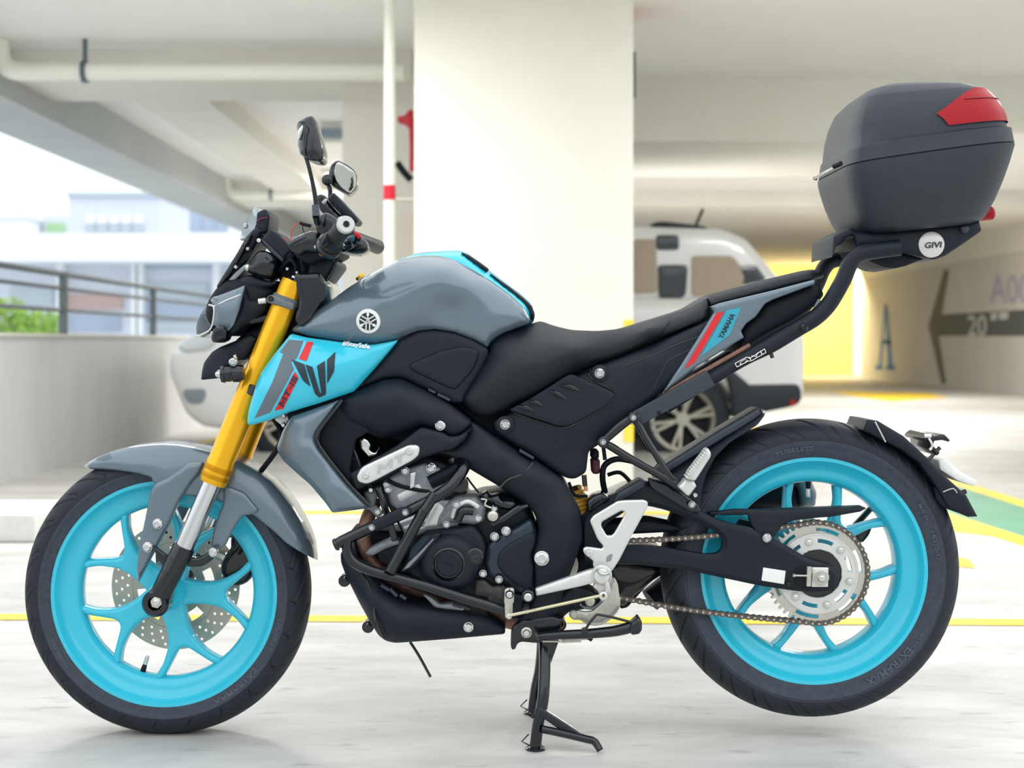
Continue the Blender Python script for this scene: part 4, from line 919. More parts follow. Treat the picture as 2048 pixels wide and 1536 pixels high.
mb = MB(); cyl(mb, P(1862,489.5,-.108), (0,-1,0), [(-.004,.0255),(.004,.0255),(.0065,.021),(.007,.001)], mat('pearl_cap','#d5d2cd',.35,.3), 48); cp = mb.build('rack_cap', bike, 'round pale cap with lettering')
mb = MB(); decal_text(mb, o_bvh[cp.name], 'GIVI', 1866, 490, 34, 12, 3, CHARC, .03, .15); mb.build('lettering', cp)
# top case : lofted superellipse rings, leaning back with the bike
def case_ring(xf, xr, w, z, tilt, n=72, e=3.4, ef=2.6):
    cx, hx = (xf+xr)/2, (xr-xf)/2; out = []
    for k in range(n):
        a = 2*math.pi*k/n; c, s = math.cos(a), math.sin(a); ee = e if c > 0 else 7.5
        rr = (abs(c)**ee+abs(s)**ee)**(-1/ee)
        x = cx+hx*c*rr; y = w*s*rr*(1-.10*max(0,-c*rr)**2)
        out.append(Vector((x, y, z+tilt*(x-cx))))
    return out
def loft(mb, rings, m, cap0=True, cap1=True):
    n = len(rings[0]); vs = [v for r in rings for v in r]; fs = []
    for i in range(len(rings)-1):
        for k in range(n): fs.append((i*n+k, i*n+(k+1)%n, (i+1)*n+(k+1)%n, (i+1)*n+k))
    if cap0: fs.append(tuple(range(n)))
    if cap1: fs.append(tuple((len(rings)-1)*n+k for k in range(n)))
    return mb.add(vs, fs, m)
def XF(px): return (px-CX)*S(.14)
def XR(px): return (px+6-CX)*S(-.13)
def ZZ(py): return H-(py-CY)*S(-.1)
base = [(1693,1960,.130,458,.10),(1676,1976,.148,452,.10),(1668,1984,.158,444,.105),(1656,2000,.176,415,.11),(1645,2014,.192,380,.115),(1637,2026,.204,345,.125),(1633,2033,.208,322,.135),(1633,2035,.209,314,.135)]
mb = MB(); rb = [case_ring(XF(a), XR(b), w, ZZ(z), t) for a,b,w,z,t in base]; loft(mb, rb, CASE); case = mb.build('top_case', bike, 'black hard top case', angle=40)
lid = [(1634,2034,.208,311,.135),(1635,2033,.207,305,.135),(1637,2030,.205,288,.130),(1638,2029,.2045,281,.13),(1641,2021,.199,278,.128),(1644,2014,.197,247,.115),(1650,2000,.188,218,.10),(1662,1980,.173,192,.075),(1682,1954,.15,176,.045),(1714,1922,.117,167,.02),(1762,1886,.07,161,.0),(1800,1862,.03,159,0)]
mb = MB(); rl = [case_ring(XF(a), XR(b), w, ZZ(z), t) for a,b,w,z,t in lid]; loft(mb, rl, CASE); lidm = mb.build('case_lid', case, 'black lid', angle=50)
mb = MB(); loft(mb, [case_ring(XF(1634)+.002, XR(2034)-.002, .2065, ZZ(316), .135), case_ring(XF(1634)+.002, XR(2034)-.002, .2065, ZZ(309), .135)], BLKD, False, False); mb.build('case_seal', case)
# wrap-around red reflector: a band of the lid surface running round the rear
def ring_at(py):
    L = sorted(lid, key=lambda q: q[3])
    for p, q in zip(L, L[1:]):
        if p[3] <= py <= q[3]:
            t = (py-p[3])/(q[3]-p[3]+1e-9); m_ = [p[i]*(1-t)+q[i]*t for i in range(5)]
            return case_ring(XF(m_[0]), XR(m_[1]), m_[2], ZZ(m_[3]), m_[4], 240)
mb = MB(); rows = []
for py, px0 in ((194,1945),(207,1920),(220,1898),(232,1880),(243,1862),(256,1876),(269,1886)):
    R1 = ring_at(py); cxm = sum(v.x for v in R1)/len(R1); x0 = (px0-CX)*S(-.17); row = []
    pts_ = sorted([(math.atan2(v.y, v.x-cxm), v) for v in R1 if v.x > x0], key=lambda q: q[0])
    for k in range(49):
        t = k/48*(len(pts_)-1); i0 = int(t); v = pts_[i0][1].lerp(pts_[min(i0+1, len(pts_)-1)][1], t-i0)
        row.append(Vector((cxm+(v.x-cxm)*1.012+.001, v.y*1.018, v.z+.002)))
    rows.append(row)
vs = [v for r in rows for v in r]; nn_ = 49
mb.add(vs, [(i*nn_+k, i*nn_+k+1, (i+1)*nn_+k+1, (i+1)*nn_+k) for i in range(len(rows)-1) for k in range(48)], REDL)
rf = mb.build('reflector', case, 'red wrap reflector', angle=60); 
mb = MB(); tube(mb, [v+Vector((.0005,-.0005,.0005)) for v in rows[2][2:46:4]], .0012, mat('dark_red','#7a0715',.4), 6, 2); mb.build('reflector_seam', case)
mb = MB(); tube(mb, [(1629,357,-.04),(1645,347,-.10),(1662,338,-.14),(1676,331,-.165)], 2.4, CHR, 8, 2, px=True); tube(mb, [(1668,333,-.16),(1682,327,-.18)], 5, BLKD, 8, 0, px=True); tube(mb, [(1627,356,-.04),(1634,358,-.04)], 3.5, BLKM, 8, 0, px=True); mb.build('hinge_pin', case, 'chrome hinge pin')
mb = MB(); cyl(mb, Vector((XR(1992), -.05, ZZ(423))), (1,0,.1), [(-.03,.014),(.012,.014),(.016,.010)], REDL, 20); mb.build('lock_button', case, 'red lock button')
# ---------------------------------------------------------------- engine
mb = MB(); puff(mb, [(735,950),(790,925),(850,905),(900,925),(925,960),(935,1000),(960,990),(1010,985),(1055,1010),(1075,1060),(1070,1200),(1000,1205),(940,1195),(850,1170),(800,1140),(812,1080),(775,1010)], CASTB, y=-.085, mirror=True, bulge=.01, r=.02, rc=.01); eng = mb.build('engine', bike, 'dark engine block')
mb = MB(); puff(mb, [(765,962),(800,940),(850,925),(880,935),(902,985),(870,1000),(800,1022),(782,1010)], ALUD, y=-.115, back=-.08, bulge=.006, r=.01)
puff(mb, [(790,1028),(870,1000),(905,1000),(920,1050),(900,1060),(850,1066),(815,1080)], ALUD, y=-.112, back=-.08, bulge=.006, r=.01)
for i in range(4): tube(mb, [(792+i*8,1034+i*11,-.118),(868+i*8,1006+i*11,-.118)], 3.2, ALU, 8, 0, px=True)
puff(mb, [(792,990),(838,966),(846,980),(800,1005)], ALU, y=-.120, back=-.11, bulge=.002, r=.003); puff(mb, [(725,985),(745,975),(756,985),(748,1015),(738,1010)], ALUD, y=-.11, back=-.09, bulge=.004)
mb.build('cylinder', eng, 'cast aluminium cylinder')
for a, b, r in ((810.5,942,7),(776,979,6),(742,980,5),(756,1024,6),(862,936,9),(859.5,932,5)): bolt(a, b, -.128, r, eng, CHR)
mb = MB(); puff(mb, [(764,966),(772,963),(786,976),(783,986),(771,984)], ALU, y=-.122, back=-.11, bulge=.002, r=.003); mb.build('sensor_tab', eng); mb = MB(); puff(mb, [(820,946),(832,943),(829,974),(820,978)], CHR, y=-.14, back=-.12, bulge=.002, r=.003, rc=.002); mb.build('hose_clip', eng)
mb = MB(); puff(mb, [(870,1055),(876,1030),(895,1005),(915,990),(950,990),(975,1010),(970,1040),(950,1050),(905,1045)], ALUD, y=-.118, back=-.08, bulge=.015, r=.02)
tube(mb, [(905,1035,-.14),(912,1015,-.145),(935,1003,-.145),(956,1014,-.14)], 5, ALU, 10, 4, px=True); tube(mb, [(915,1040,-.14),(925,1022,-.145),(945,1022,-.14)], 9, BLKG, 12, 3, px=True); puff(mb, [(845,1056),(872,1000),(890,1015),(888,1052)], ALU, y=-.12, back=-.1, bulge=.005)
mb.build('clutch_housing', eng, 'bright cast aluminium housing')
for a, b, r in ((913,1009,7),(893,1049,6),(956,1036.5,6.5),(951,1120,0.1)): 
    if r > 1: bolt(a, b, -.150, r, eng, CHR)
mb = MB(); cyl(mb, P(986,1030,-.13), (0,-1,0), [(0,.011),(.01,.012),(.02,.010),(.022,.006)], STEEL, 12); cyl(mb, P(989,1016,-.13), (0,-1,0), [(0,.007),(.016,.008),(.02,.005)], CHR, 6)
puff(mb, [(962,988),(975,982),(980,992),(998,988),(1003,998),(1030,1000),(1034,1012),(1022,1022),(1000,1018),(985,1008),(968,1004)], BLKG, y=-.13, back=-.09, bulge=.012, r=.012, rc=.004)
tube(mb, [(985,1050,-.14),(1010,1035,-.14),(1035,1018,-.14),(1052,1012,-.13)], 7, BLKM, 10, 2, px=True); tube(mb, [(962,998,-.14),(973,1000,-.14),(970,1010,-.145),(990,1018,-.145)], 2, STEEL, 8, 2, px=True); tube(mb, [(934,955,-.13),(945,970,-.14),(957,985,-.14)], 2, BLKD, 6, 2, px=True)
cyl(mb, P(920,968,-.12), (0,-1,0), [(0,.017),(.01,.017),(.012,.012)], BLKG, 20); mb.build('oil_line_fittings', eng)
sc_ = [(846,1062),(878,1058),(940,1049),(952,1052),(971,1078),(972,1105),(964,1130),(956,1150),(934,1174),(906,1181),(884,1179),(862,1168),(846,1146),(840,1124),(846,1095)]
mb = MB(); puff(mb, sc_, BLK, y=-.125, back=-.08, bulge=.010, r=.012, rc=.01); cyl(mb, P(897,1127,-.130), (0,-1,0), [(0,.059),(.006,.059),(.016,.050),(.020,.040),(.020,.032),(.014,.031)], BLK, 48, False)
cyl(mb, P(897,1128,-.145), (0,-1,0), [(-.01,.034),(.004,.034),(.007,.029),(.004,.027)], BLKG, 40); cyl(mb, P(897,1128,-.148), (0,-1,0), [(-.01,.0245),(.004,.0245),(.006,.022)], BLK, 36)
R_ = roty(32); box(mb, P(897,1128,-.1545), (.022,.001,.0022), BLKD, R_); mb.build('generator_cover', eng, 'black round generator cover')
mb = MB(); cyl(mb, P(950.5,1112,-.142), (0,-1,0), [(-.01,.0165),(.006,.0165),(.008,.013),(.006,.0125),(.006,.001)], BLKG, 32); box(mb, P(951,1112,-.149), (.018,.001,.002), CHARC, roty(-25)); mb.build('timing_cap', eng)
mb = MB(); puff(mb, [(869,1064),(884,1064),(878,1078),(850,1112),(825,1138),(806,1146),(800,1144),(812,1128),(835,1092),(850,1072)], BLK, y=-.14, back=-.1, bulge=.006, r=.006, rc=.004); puff(mb, [(822,1098),(845,1074),(862,1070),(830,1112),(816,1122)], mat('blue_black_mesh','#1d3443',.7,bump=.9,bscale=500), y=-.147, back=-.13, bulge=.001, r=.002, rc=.003)
puff(mb, [(804,1142),(816,1125),(834,1108),(866,1076),(869,1078),(838,1115),(818,1136)], ALUD, y=-.148, back=-.14, bulge=.003, r=.003, rc=.002); mb.build('engine_side_guard', eng)
sk = [(972,1100),(976,1086),(986,1078),(996,1070),(1008,1062),(1030,1052),(1056,1036),(1066,1040),(1072,1058),(1076,1082),(1066,1106),(1068,1130),(1070,1190),(1046,1186),(1030,1180),(1014,1166),(1000,1160),(985,1158),(974,1148),(968,1124)]
mb = MB(); puff(mb, sk, COVG, y=-.118, back=-.08, bulge=.012, r=.016, rc=.008); puff(mb, [(1070,1060),(1040,1074),(1010,1090),(996,1106),(992,1125),(1000,1142),(1016,1158),(1034,1172),(1064,1184),(1068,1130),(1062,1110),(1072,1085)], BLK, y=-.128, back=-.11, bulge=.005, r=.008, rc=.01); mb.build('sprocket_cover', eng, 'graphite sprocket cover')
for a, b, r in ((1012,1062,8),(989,1073,7.5),(966,1147,6.5),(998,1159,6.5)): bolt(a, b, -.140, r, eng, CHR)
mb = MB(); puff(mb, [(950,1160),(968,1158),(985,1172),(1010,1170),(1020,1190),(1010,1215),(980,1205),(975,1195),(950,1190)], mat('oily_cast_metal','#4a4746',.45,.5,noise=.35,nscale=80,bump=.3), y=-.115, back=-.08, bulge=.006, r=.01, rc=.004); puff(mb, [(1000,1190),(1012,1182),(1070,1190),(1072,1230),(1050,1240),(1015,1236)], CASTB, y=-.10, back=-.05, bulge=.006); mb.build('lower_case', eng)
# exhaust header
mb = MB(); tube(mb, [(752,1000,-.06,13),(738,1030,-.075,14),(728,1065,-.08,14),(732,1095,-.08,14),(748,1125,-.07,14),(790,1160,-.05,15),(870,1200,-.02,16),(960,1225,0,18),(1020,1240,.02,18),(1060,1250,.05,18)], 14, COPR, 20, 4, px=True)
mb.build('exhaust_pipe', bike, 'heat stained exhaust pipe'); mb = MB(); tube(mb, [(731,1010,-.09),(745,1014,-.095),(760,1030,-.09)], 9, ALUD, 10, 2, px=True); mb.build('exhaust_flange', bike)
mb = MB(); puff(mb, [(985,1208),(1040,1216),(1066,1236),(1030,1256),(1005,1254),(975,1232)], COPR, y=-.05, back=.05, bulge=.012, r=.02); mb.build('exhaust_chamber', bike)
mb = MB(); puff(mb, [(700,1060),(820,1062),(850,1100),(845,1160),(720,1130)], BLKD, y=-.03, back=.08, bulge=.01, r=.02)
puff(mb, [(730,1108),(740,1096),(780,1078),(796,1080),(800,1088),(770,1098),(745,1112)], ALUD, y=-.12, back=-.08, bulge=.004); puff(mb, [(752,1100),(800,1088),(812,1100),(790,1135),(760,1125)], BLKD, y=-.115, back=-.06, bulge=.004); mb.build('oil_cooler_guard', bike)
# crash bars
mb = MB()
tube(mb, [(676,1086,-.165,11.5),(700,1074,-.165),(740,1056,-.165,11.5),(800,1030,-.165,11.5),(850,1006,-.165,11.5),(885,985,-.165,12),(905,968,-.16,12.5),(922,945,-.15,12.5),(928,930,-.135,12.5),(918,918,-.12,12)][:1]+[(740,1056,-.165,11.5),(800,1030,-.165,11.5),(850,1006,-.165,11.5),(885,985,-.165,12),(905,968,-.16,12.5),(922,945,-.15,12.5),(928,930,-.135,12.5),(918,918,-.12,12)], .0115, BLKM, 18, 4, px=True)
tube(mb, [(696,1080,-.165,10),(694,1098,-.165,10.5),(704,1120,-.165,11),(735,1138,-.165,11),(790,1155,-.16,11),(850,1172,-.16,11),(920,1194,-.155,11),(980,1212,-.15,11),(1020,1225,-.145,11)], .011, BLKM, 18, 4, px=True)
tube(mb, [(780,1144,-.175,11),(848,1020,-.175,11)], .011, BLKM, 18, 0, px=True); tube(mb, [(848,1022,-.175,11),(870,988,-.168,11)], .011, BLKM, 18, 0, px=True)
cyl(mb, P(674,1088,-.165), (-.8,0,-.35), [(0,.0125),(.004,.0125),(.006,.010)], BLKG, 20); cb = mb.build('crash_bar', bike, 'black tubular engine guard')
panel('mounting_plate', [(736,1050),(745,1042),(800,1016),(818,1014),(824,1020),(822,1030),(812,1036),(752,1062),(740,1062)], BLK, cb, y=-.182, back=-.165, bulge=.003, rc=.004)
for a, b in ((743.5,1055),(810.5,1025)): bolt(a, b, -.185, 5.5, cb, CHR)
mb = MB(); 
# belly pan
bp_ = [(681,1106,-.09),(688,1100,-.10),(700,1118,-.11),(720,1136,-.12),(740,1152,-.125),(777,1187,-.125),(800,1198,-.125),(818,1204,-.125),(878,1217,-.125),(973,1234,-.12),(1000,1250,-.12),(1011,1258,-.12),(1010,1268,-.12),(900,1278,-.12),(820,1284,-.12),(790,1286,-.12),(772,1282,-.11),(757,1271,-.10),(740,1244,-.10),(719,1206,-.09),(692,1152,-.09),(682,1125,-.09)]
mb = MB(); puff(mb, bp_, BLK, bulge=.014, r=.035, mirror=True, rc=.006, ctrl=[(740,1200,-.128),(800,1240,-.138)]); bpn = mb.build('belly_pan', bike, 'black belly pan', angle=50)
mb = MB(); tube(mb, [(700,1112,-.115),(712,1130,-.13),(735,1165,-.135),(745,1195,-.138),(752,1240,-.138),(768,1276,-.13)], 2.5, BLKG, 8, 3, px=True); mb.build('panel_crease', bpn)
bolt(937,1254,-.138,8.5,bpn,CHR)
for a, b in ((690,1160),(737,1252)):
    mb = MB(); cyl(mb, P(a,b,-.06), (0,-1,0), [(-.02,.012),(.012,.012),(.014,.010)], BLKM, 20); mb.build('grommet', bpn); bolt(a, b, -.078, 5, bpn, BLKM)
mb = MB()
for (a,b,c,d) in ((762,1170,778,1180),(780,1178,794,1192),(800,1190,812,1198),(905,1208,925,1214),(925,1212,940,1218)): tube(mb, [(a,b,-.14),(c,d,-.14)], 4, CHARC, 8, 0, px=True)
puff(mb, [(845,1188),(860,1192),(880,1208),(905,1206),(935,1214),(925,1222),(870,1216)], ALUD, y=-.12, back=-.10, bulge=.003, rc=.003); mb.build('harness_clip', bike)
mb = MB(); tube(mb, [(820,1284,-.05),(838,1312,-.055),(861,1354,-.06)], 3, BLKM, 6, 2, px=True, flat=1.6); mb.build('drain_hose', bike, 'thin black strap hanging below')
# ---------------------------------------------------------------- swingarm, chain, sprocket
sa = [(1160,1040),(1183,1008),(1235,985),(1290,960),(1320,975),(1352,988),(1400,1022),(1440,1042),(1506,1058),(1575,1092),(1618,1118),(1640,1124),(1664,1132),(1676,1140),(1676,1178),(1640,1184),(1600,1183),(1523,1172),(1429,1152),(1369,1139),(1318,1134),(1244,1126),(1200,1130),(1160,1128)]
hole = [(1240,1030),(1262,1014),(1295,1011),(1332,1020),(1379,1038),(1418,1056),(1440,1070),(1446,1084),(1444,1098),(1436,1107),(1420,1109),(1403,1108),(1335,1096),(1285,1091),(1240,1092),(1215,1100),(1200,1070),(1215,1045)]
def frame_with_hole(mb, out, inn, m, y, back, bev=.006, rc=.006):
    """solid plate with one window, edges chamfered"""
    O = [np.array(p) for p in subdiv(rnd_corners([tuple((P(a,b,y).x, P(a,b,y).z, 0)) for a,b in out], rc), .02)]
    I = [np.array(p) for p in subdiv(rnd_corners([tuple((P(a,b,y).x, P(a,b,y).z, 0)) for a,b in inn], rc), .02)]
    def inset(L, d):
        A = np.array(L)[:,:2]; T = np.roll(A,-1,0)-np.roll(A,1,0); T /= np.linalg.norm(T,axis=1)[:,None]+1e-9
        N = np.stack([-T[:,1],T[:,0]],1); ar = np.sum(A[:,0]*np.roll(A[:,1],-1)-np.roll(A[:,0],-1)*A[:,1])
        return A+N*(d if ar > 0 else -d)
    o2, i2 = inset(O, bev), inset(I, -bev); vs = [Vector(p) for p in ccw(o2.tolist())]+[Vector(p) for p in ccw(i2.tolist())]
    r = delaunay_2d_cdt(vs, [], [list(range(len(o2))), list(range(len(o2), len(vs)))], 1, 1e-7)
    keep = [tuple(f) for f, o in zip(r[2], r[5]) if 0 in o and 1 not in o]
    V = r[0]; mb.add([(v.x, y-bev*.8, v.y) for v in V], keep, m)
    mb.add([(v.x, back, v.y) for v in V], [tuple(reversed(f)) for f in keep], m)
    for L, L2 in ((np.array(O)[:,:2], o2), (np.array(I)[:,:2], i2)):
        n = len(L); vs = [(p[0], y-bev*.8, p[1]) for p in L2]+[(p[0], y-bev*.5, p[1]) for p in (L*.35+L2*.65)]+[(p[0], y, p[1]) for p in L]+[(p[0], back, p[1]) for p in L]+[(p[0], back, p[1]) for p in L2]
        fs = []
        for k in range(4):
            for i in range(n): fs.append((k*n+i, k*n+(i+1)%n, (k+1)*n+(i+1)%n, (k+1)*n+i))
        mb.add(vs, fs, m)
mb = MB(); frame_with_hole(mb, sa, hole, BLK, -.100, -.080, .009, .012); frame_with_hole(mb, [(a,b) for a,b in sa], hole, BLK, .082, .105, .003, .012)
puff(mb, [(1180,1010),(1260,975),(1330,990),(1340,1020),(1250,1000),(1190,1040)], BLKM, y=-.07, back=.08, bulge=.01, r=.02)
puff(mb, [(1170,1100),(1290,1098),(1330,1105),(1330,1130),(1170,1128)], BLKM, y=-.07, back=.08, bulge=.004, r=.01); puff(mb, [(1170,1050),(1300,1040),(1350,1050),(1378,1062),(1300,1066),(1180,1072)], BLKD, y=-.06, back=.02, bulge=.006, r=.01)
swg = mb.build('swingarm', bike, 'black swingarm', angle=40)
panel('sticker', [(1526.5,1135),(1571.5,1142),(1568,1168.5),(1523,1161)], WHT, swg, label='blank white sticker', y=-.1082, back=-.1, bulge=.0006, rc=.001, r=.002)
mb = MB(); puff(mb, [(1588,1136),(1600,1130),(1657,1132),(1657,1176),(1600,1178),(1588,1170)], BLKD, y=-.1080, back=-.100, bulge=.001, r=.002); puff(mb, [(1624,1134.5),(1657,1135),(1656,1174),(1623,1174)], ALU, y=-.1115, back=-.10, bulge=.0015, r=.002, rc=.002)
puff(mb, [(1614,1133),(1624,1133),(1622,1173.5),(1612.5,1173)], STEEL, y=-.116, back=-.10, bulge=.002, r=.002, rc=.002); tube(mb, [(1586,1151,-.116),(1614,1151.5,-.116)], 2, STEEL, 10, 0, px=True); tube(mb, [(1585.5,1151,-.116),(1590,1151,-.116)], 4, STEEL, 6, 0, px=True); mb.build('chain_adjuster', swg, 'bright metal chain adjuster')
mb = MB(); c = P(1641,1154.5,-.114); cyl(mb, c, (0,-1,0), [(0,.0165),(.003,.0165),(.004,.0145),(.004,.013),(.007,.0125)], STEEL, 32); cyl(mb, c, (0,-1,0), [(.004,.0095),(.013,.0095),(.015,.0075)], STEEL, 6); cyl(mb, c, (0,-1,0), [(.012,.006),(.018,.006),(.019,.004)], CHR, 16); cyl(mb, (WR_[0],0,WR_[2]), (0,1,0), [(-.1,.01),(.12,.01)], STEEL, 16); mb.build('rear_axle', bike)
bolt(1578,1167,-.1085,4.5,swg,BLKM)
# sprocket carrier, sprocket (with real windows and teeth), chain
SP = (WR_[0]+.002, WR_[2]-.001)
mb = MB(); cyl(mb, (SP[0], -.060, SP[1]), (0,-1,0), [(-.02,.052),(.010,.052),(.018,.046),(.02,.02)], BLKG, 48); mb.build('hub_damper', rw, 'black hub')
nt = 50; rc_ = nt*.0127/(2*math.pi)
th_ = []
for i in range(nt):
    a = 2*math.pi*i/nt; 
    for da, rr in ((-.5,rc_-.0048),(-.28,rc_-.0042),(-.12,rc_+.004),(.12,rc_+.004),(.28,rc_-.0042)): th_.append((rr*math.cos(a+da*2*math.pi/nt), rr*math.sin(a+da*2*math.pi/nt)))
mb = MB()
def plate2(mb, outer, holes, y, th, m, rot=0, c=SP): return plate(mb, c, outer, holes, y, th, m)
a6 = [2*math.pi*i/6+.28 for i in range(6)]
hol = [[(.0725*math.cos(2*math.pi*i/60), .0725*math.sin(2*math.pi*i/60)) for i in range(60)]]+[slot(.083,.0905,a-.27,a+.27,14) for a in a6]
plate2(mb, th_, hol, -.079, .006, STEEL)
oc = []
for i in range(72):
    a = 2*math.pi*i/72; oc.append((.078*math.cos(a), .078*math.sin(a)))
plate2(mb, oc, [[(.0475*math.cos(2*math.pi*i/60), .0475*math.sin(2*math.pi*i/60)) for i in range(60)]]+[slot(.061,.069,a-.24,a+.24,12) for a in a6], -.084, .006, ALU)
plate2(mb, [(.080*math.cos(2*math.pi*i/72), .080*math.sin(2*math.pi*i/72)) for i in range(72)], [[(.0777*math.cos(2*math.pi*i/72), .0777*math.sin(2*math.pi*i/72)) for i in range(72)]], -.086, .006, ALU)
spk = mb.build('sprocket', rw, 'bright steel rear sprocket')
mb = MB(); plate2(mb, [(.049*math.cos(2*math.pi*i/72), .049*math.sin(2*math.pi*i/72)) for i in range(72)], [[(.047*math.cos(2*math.pi*i/72), .047*math.sin(2*math.pi*i/72)) for i in range(72)]], -.084, .004, BLKG); plate2(mb, [(.0475*math.cos(2*math.pi*i/60), .0475*math.sin(2*math.pi*i/60)) for i in range(60)], [circ(.001,0,.006,12)], -.081, .002, BLKG); mb.build('hub_cover', rw)
for a in a6:
    a -= math.pi/6; mb = MB(); c = Vector((SP[0]+.065*math.cos(a), -.084, SP[1]+.065*math.sin(a)))
    cyl(mb, c, (0,-1,0), [(0,.0085),(.002,.0085),(.0025,.0065)], STEEL, 24); cyl(mb, c, (0,-1,0), [(.002,.0055),(.008,.0055),(.009,.0035)], CHR, 6); mb.build('sprocket_bolt', rw)
# chain path (x,z) : top run, wrap, bottom run, front sprocket
f0 = P(1122,1130,-.076); fx, fz, fr = f0.x, f0.z, .034
path = []
top0, top1 = P(1165,1079,-.076), None
a_top = math.radians(103); a_bot = math.radians(-104)
for t in np.linspace(0, 1, 40):
    p1 = Vector((fx+fr*.1, 0, fz+fr*1.35)); p2 = Vector((SP[0]+rc_*math.cos(a_top), 0, SP[1]+rc_*math.sin(a_top)))
    q = p1.lerp(p2, t); path.append((q.x, q.z-.010*math.sin(math.pi*t)))
for a in np.linspace(a_top, a_bot, 80): path.append((SP[0]+rc_*math.cos(a), SP[1]+rc_*math.sin(a)))
for t in np.linspace(0, 1, 60):
    p1 = Vector((SP[0]+rc_*math.cos(a_bot), 0, SP[1]+rc_*math.sin(a_bot))); p2 = Vector((fx, 0, fz-fr*1.15)); q = p1.lerp(p2, t); path.append((q.x, q.z-.011*math.sin(math.pi*t)))
for a in np.linspace(-math.pi/2, -3*math.pi/2, 30): path.append((fx+fr*1.2*math.cos(a)*.9, fz+fr*1.2*math.sin(a)))
pp = np.array(path); sl = np.concatenate([[0], np.cumsum(np.linalg.norm(np.diff(pp,axis=0),axis=1))]); nl = int(sl[-1]/.0127/2)*2
q = np.linspace(0, sl[-1], nl+1); cxs = np.interp(q, sl, pp[:,0]); czs = np.interp(q, sl, pp[:,1]); mb = MB()
for i in range(nl):
    a = np.array([cxs[i], czs[i]]); b = np.array([cxs[i+1], czs[i+1]]); d = (b-a)/np.linalg.norm(b-a); nn = np.array([-d[1], d[0]])
    ol = []
    for k in range(9):
        t = -math.pi/2+math.pi*k/8; ol.append(b+(d*math.cos(t)+nn*math.sin(t))*.0054)
    ol.append((a+b)/2+nn*.0036)
    for k in range(9):
        t = math.pi/2+math.pi*k/8; ol.append(a+(d*math.cos(t)+nn*math.sin(t))*.0054)
    ol.append((a+b)/2-nn*.0036)
    off = .0062 if i % 2 else .0045; n = len(ol)
    for s in (-1, 1):
        y0 = -.076+s*off; y1 = y0+s*.0014
        mb.add([(p[0], y0, p[1]) for p in ol]+[(p[0], y1, p[1]) for p in ol], [tuple(range(n)), tuple(range(2*n-1, n-1, -1))]+[(j, (j+1)%n, n+(j+1)%n, n+j) for j in range(n)], CHAINM, False)
    cyl(mb, (a[0], -.076, a[1]), (0,1,0), [(-.0088,.0022),(.0088,.0022)], STEEL, 8); cyl(mb, (a[0], -.076, a[1]), (0,1,0), [(-.004,.0038),(.004,.0038)], CHAINM, 8)
mb.build('chain', bike, 'grimy steel drive chain')
mb = MB(); cyl(mb, (fx, -.073, fz), (0,-1,0), [(0,fr*1.02),(.006,fr*1.02)], STEEL, 30); mb.build('front_sprocket', bike)
# chain guard
mb = MB(); puff(mb, [(1418,1025),(1470,1018),(1540,1019),(1620,1017),(1728,1014),(1733,1016),(1722,1023),(1660,1034),(1640,1035),(1590,1040),(1565,1050),(1548,1075),(1541,1085),(1528,1090),(1518,1075),(1500,1045),(1496,1030),(1440,1030)], BLK, y=-.098, back=-.088, bulge=.004, r=.006, rc=.004)
puff(mb, [(1418,1025),(1728,1014),(1733,1018),(1420,1030)], BLK, y=-.094, back=-.055, bulge=.002, r=.003, rc=.002); mb.build('chain_guard', bike, 'black chain guard'); bolt(1534,1076,-.112,7.5,bike,CHR)
mb = MB(); cyl(mb, P(1534,1076,-.108), (0,-1,0), [(-.02,.0115),(.0,.0115),(.001,.009)], BLK, 24); mb.build('guard_boss', bike)
# rear hugger and mudguard
hg = [(1330,935,-.06),(1372,908,-.06),(1430,872,-.06),(1480,842,-.06),(1519,816,-.05),(1529,820,-.05),(1530,830,-.06),(1515,850,-.075),(1490,866,-.085),(1460,885,-.088),(1430,915,-.088),(1412,950,-.088),(1404,985,-.088),(1402,1022,-.088),(1385,1020,-.088),(1350,990,-.088),(1320,975,-.085),(1320,955,-.08)]
mb = MB(); puff(mb, hg, BLK, bulge=.008, r=.015, mirror=True, rc=.006); hug = mb.build('rear_hugger', bike, 'black rear hugger', angle=45)
mb = MB(); tube(mb, [(1330,938,-.088,8),(1372,912,-.088,8),(1430,876,-.085,9),(1480,846,-.08,9),(1518,822,-.07,8)], 8, CHARC, 12, 3, px=True, flat=.6); mb.build('hugger_edge', hug)
bolt(1527,824,-.075,3.5,hug,CHR)
mg = [(1734,839),(1755,841),(1807,872),(1850,912),(1893,955),(1915,975),(1932,990),(1955,1033),(1936,1034),(1915,1024),(1897,1016),(1871,972),(1837,925),(1800,898),(1768,882),(1748,872),(1725,861)]
mb = MB(); puff(mb, mg, BLK, y=-.075, mirror=True, bulge=.006, r=.010, rc=.002); rm = mb.build('rear_mudguard', bike, 'black angular mudguard behind the rear tyre')
mb = MB(); tube(mb, [(1750,843,-.080),(1763,868,-.083),(1771,884,-.082)], 1.6, ALU, 6, 2, px=True); mb.build('guard_joint', rm); mb = MB(); tube(mb, [(1886,984,-.082),(1906,977,-.082),(1914,986,-.08)], 1.2, ALU, 6, 2, px=True); puff(mb, [(1868,972),(1900,1000),(1918,1026),(1888,1016),(1872,1000)], BLKD, y=-.07, mirror=True, bulge=.004); tube(mb, [(1918,987,-.04),(1932,983,-.04)], 5, BLKM, 10, 0, px=True); mb.build('guard_joint', rm)
mb = MB(); puff(mb, [(1876,920),(1892,918),(1915,940),(1955,962),(1950,972),(1938,970),(1915,962),(1880,940)], WHT, y=-.05, mirror=True, bulge=.003, r=.004, rc=.003); tube(mb, [(1852,925,-.06),(1880,895,-.06)], 4, BLKM, 8, 0, px=True)
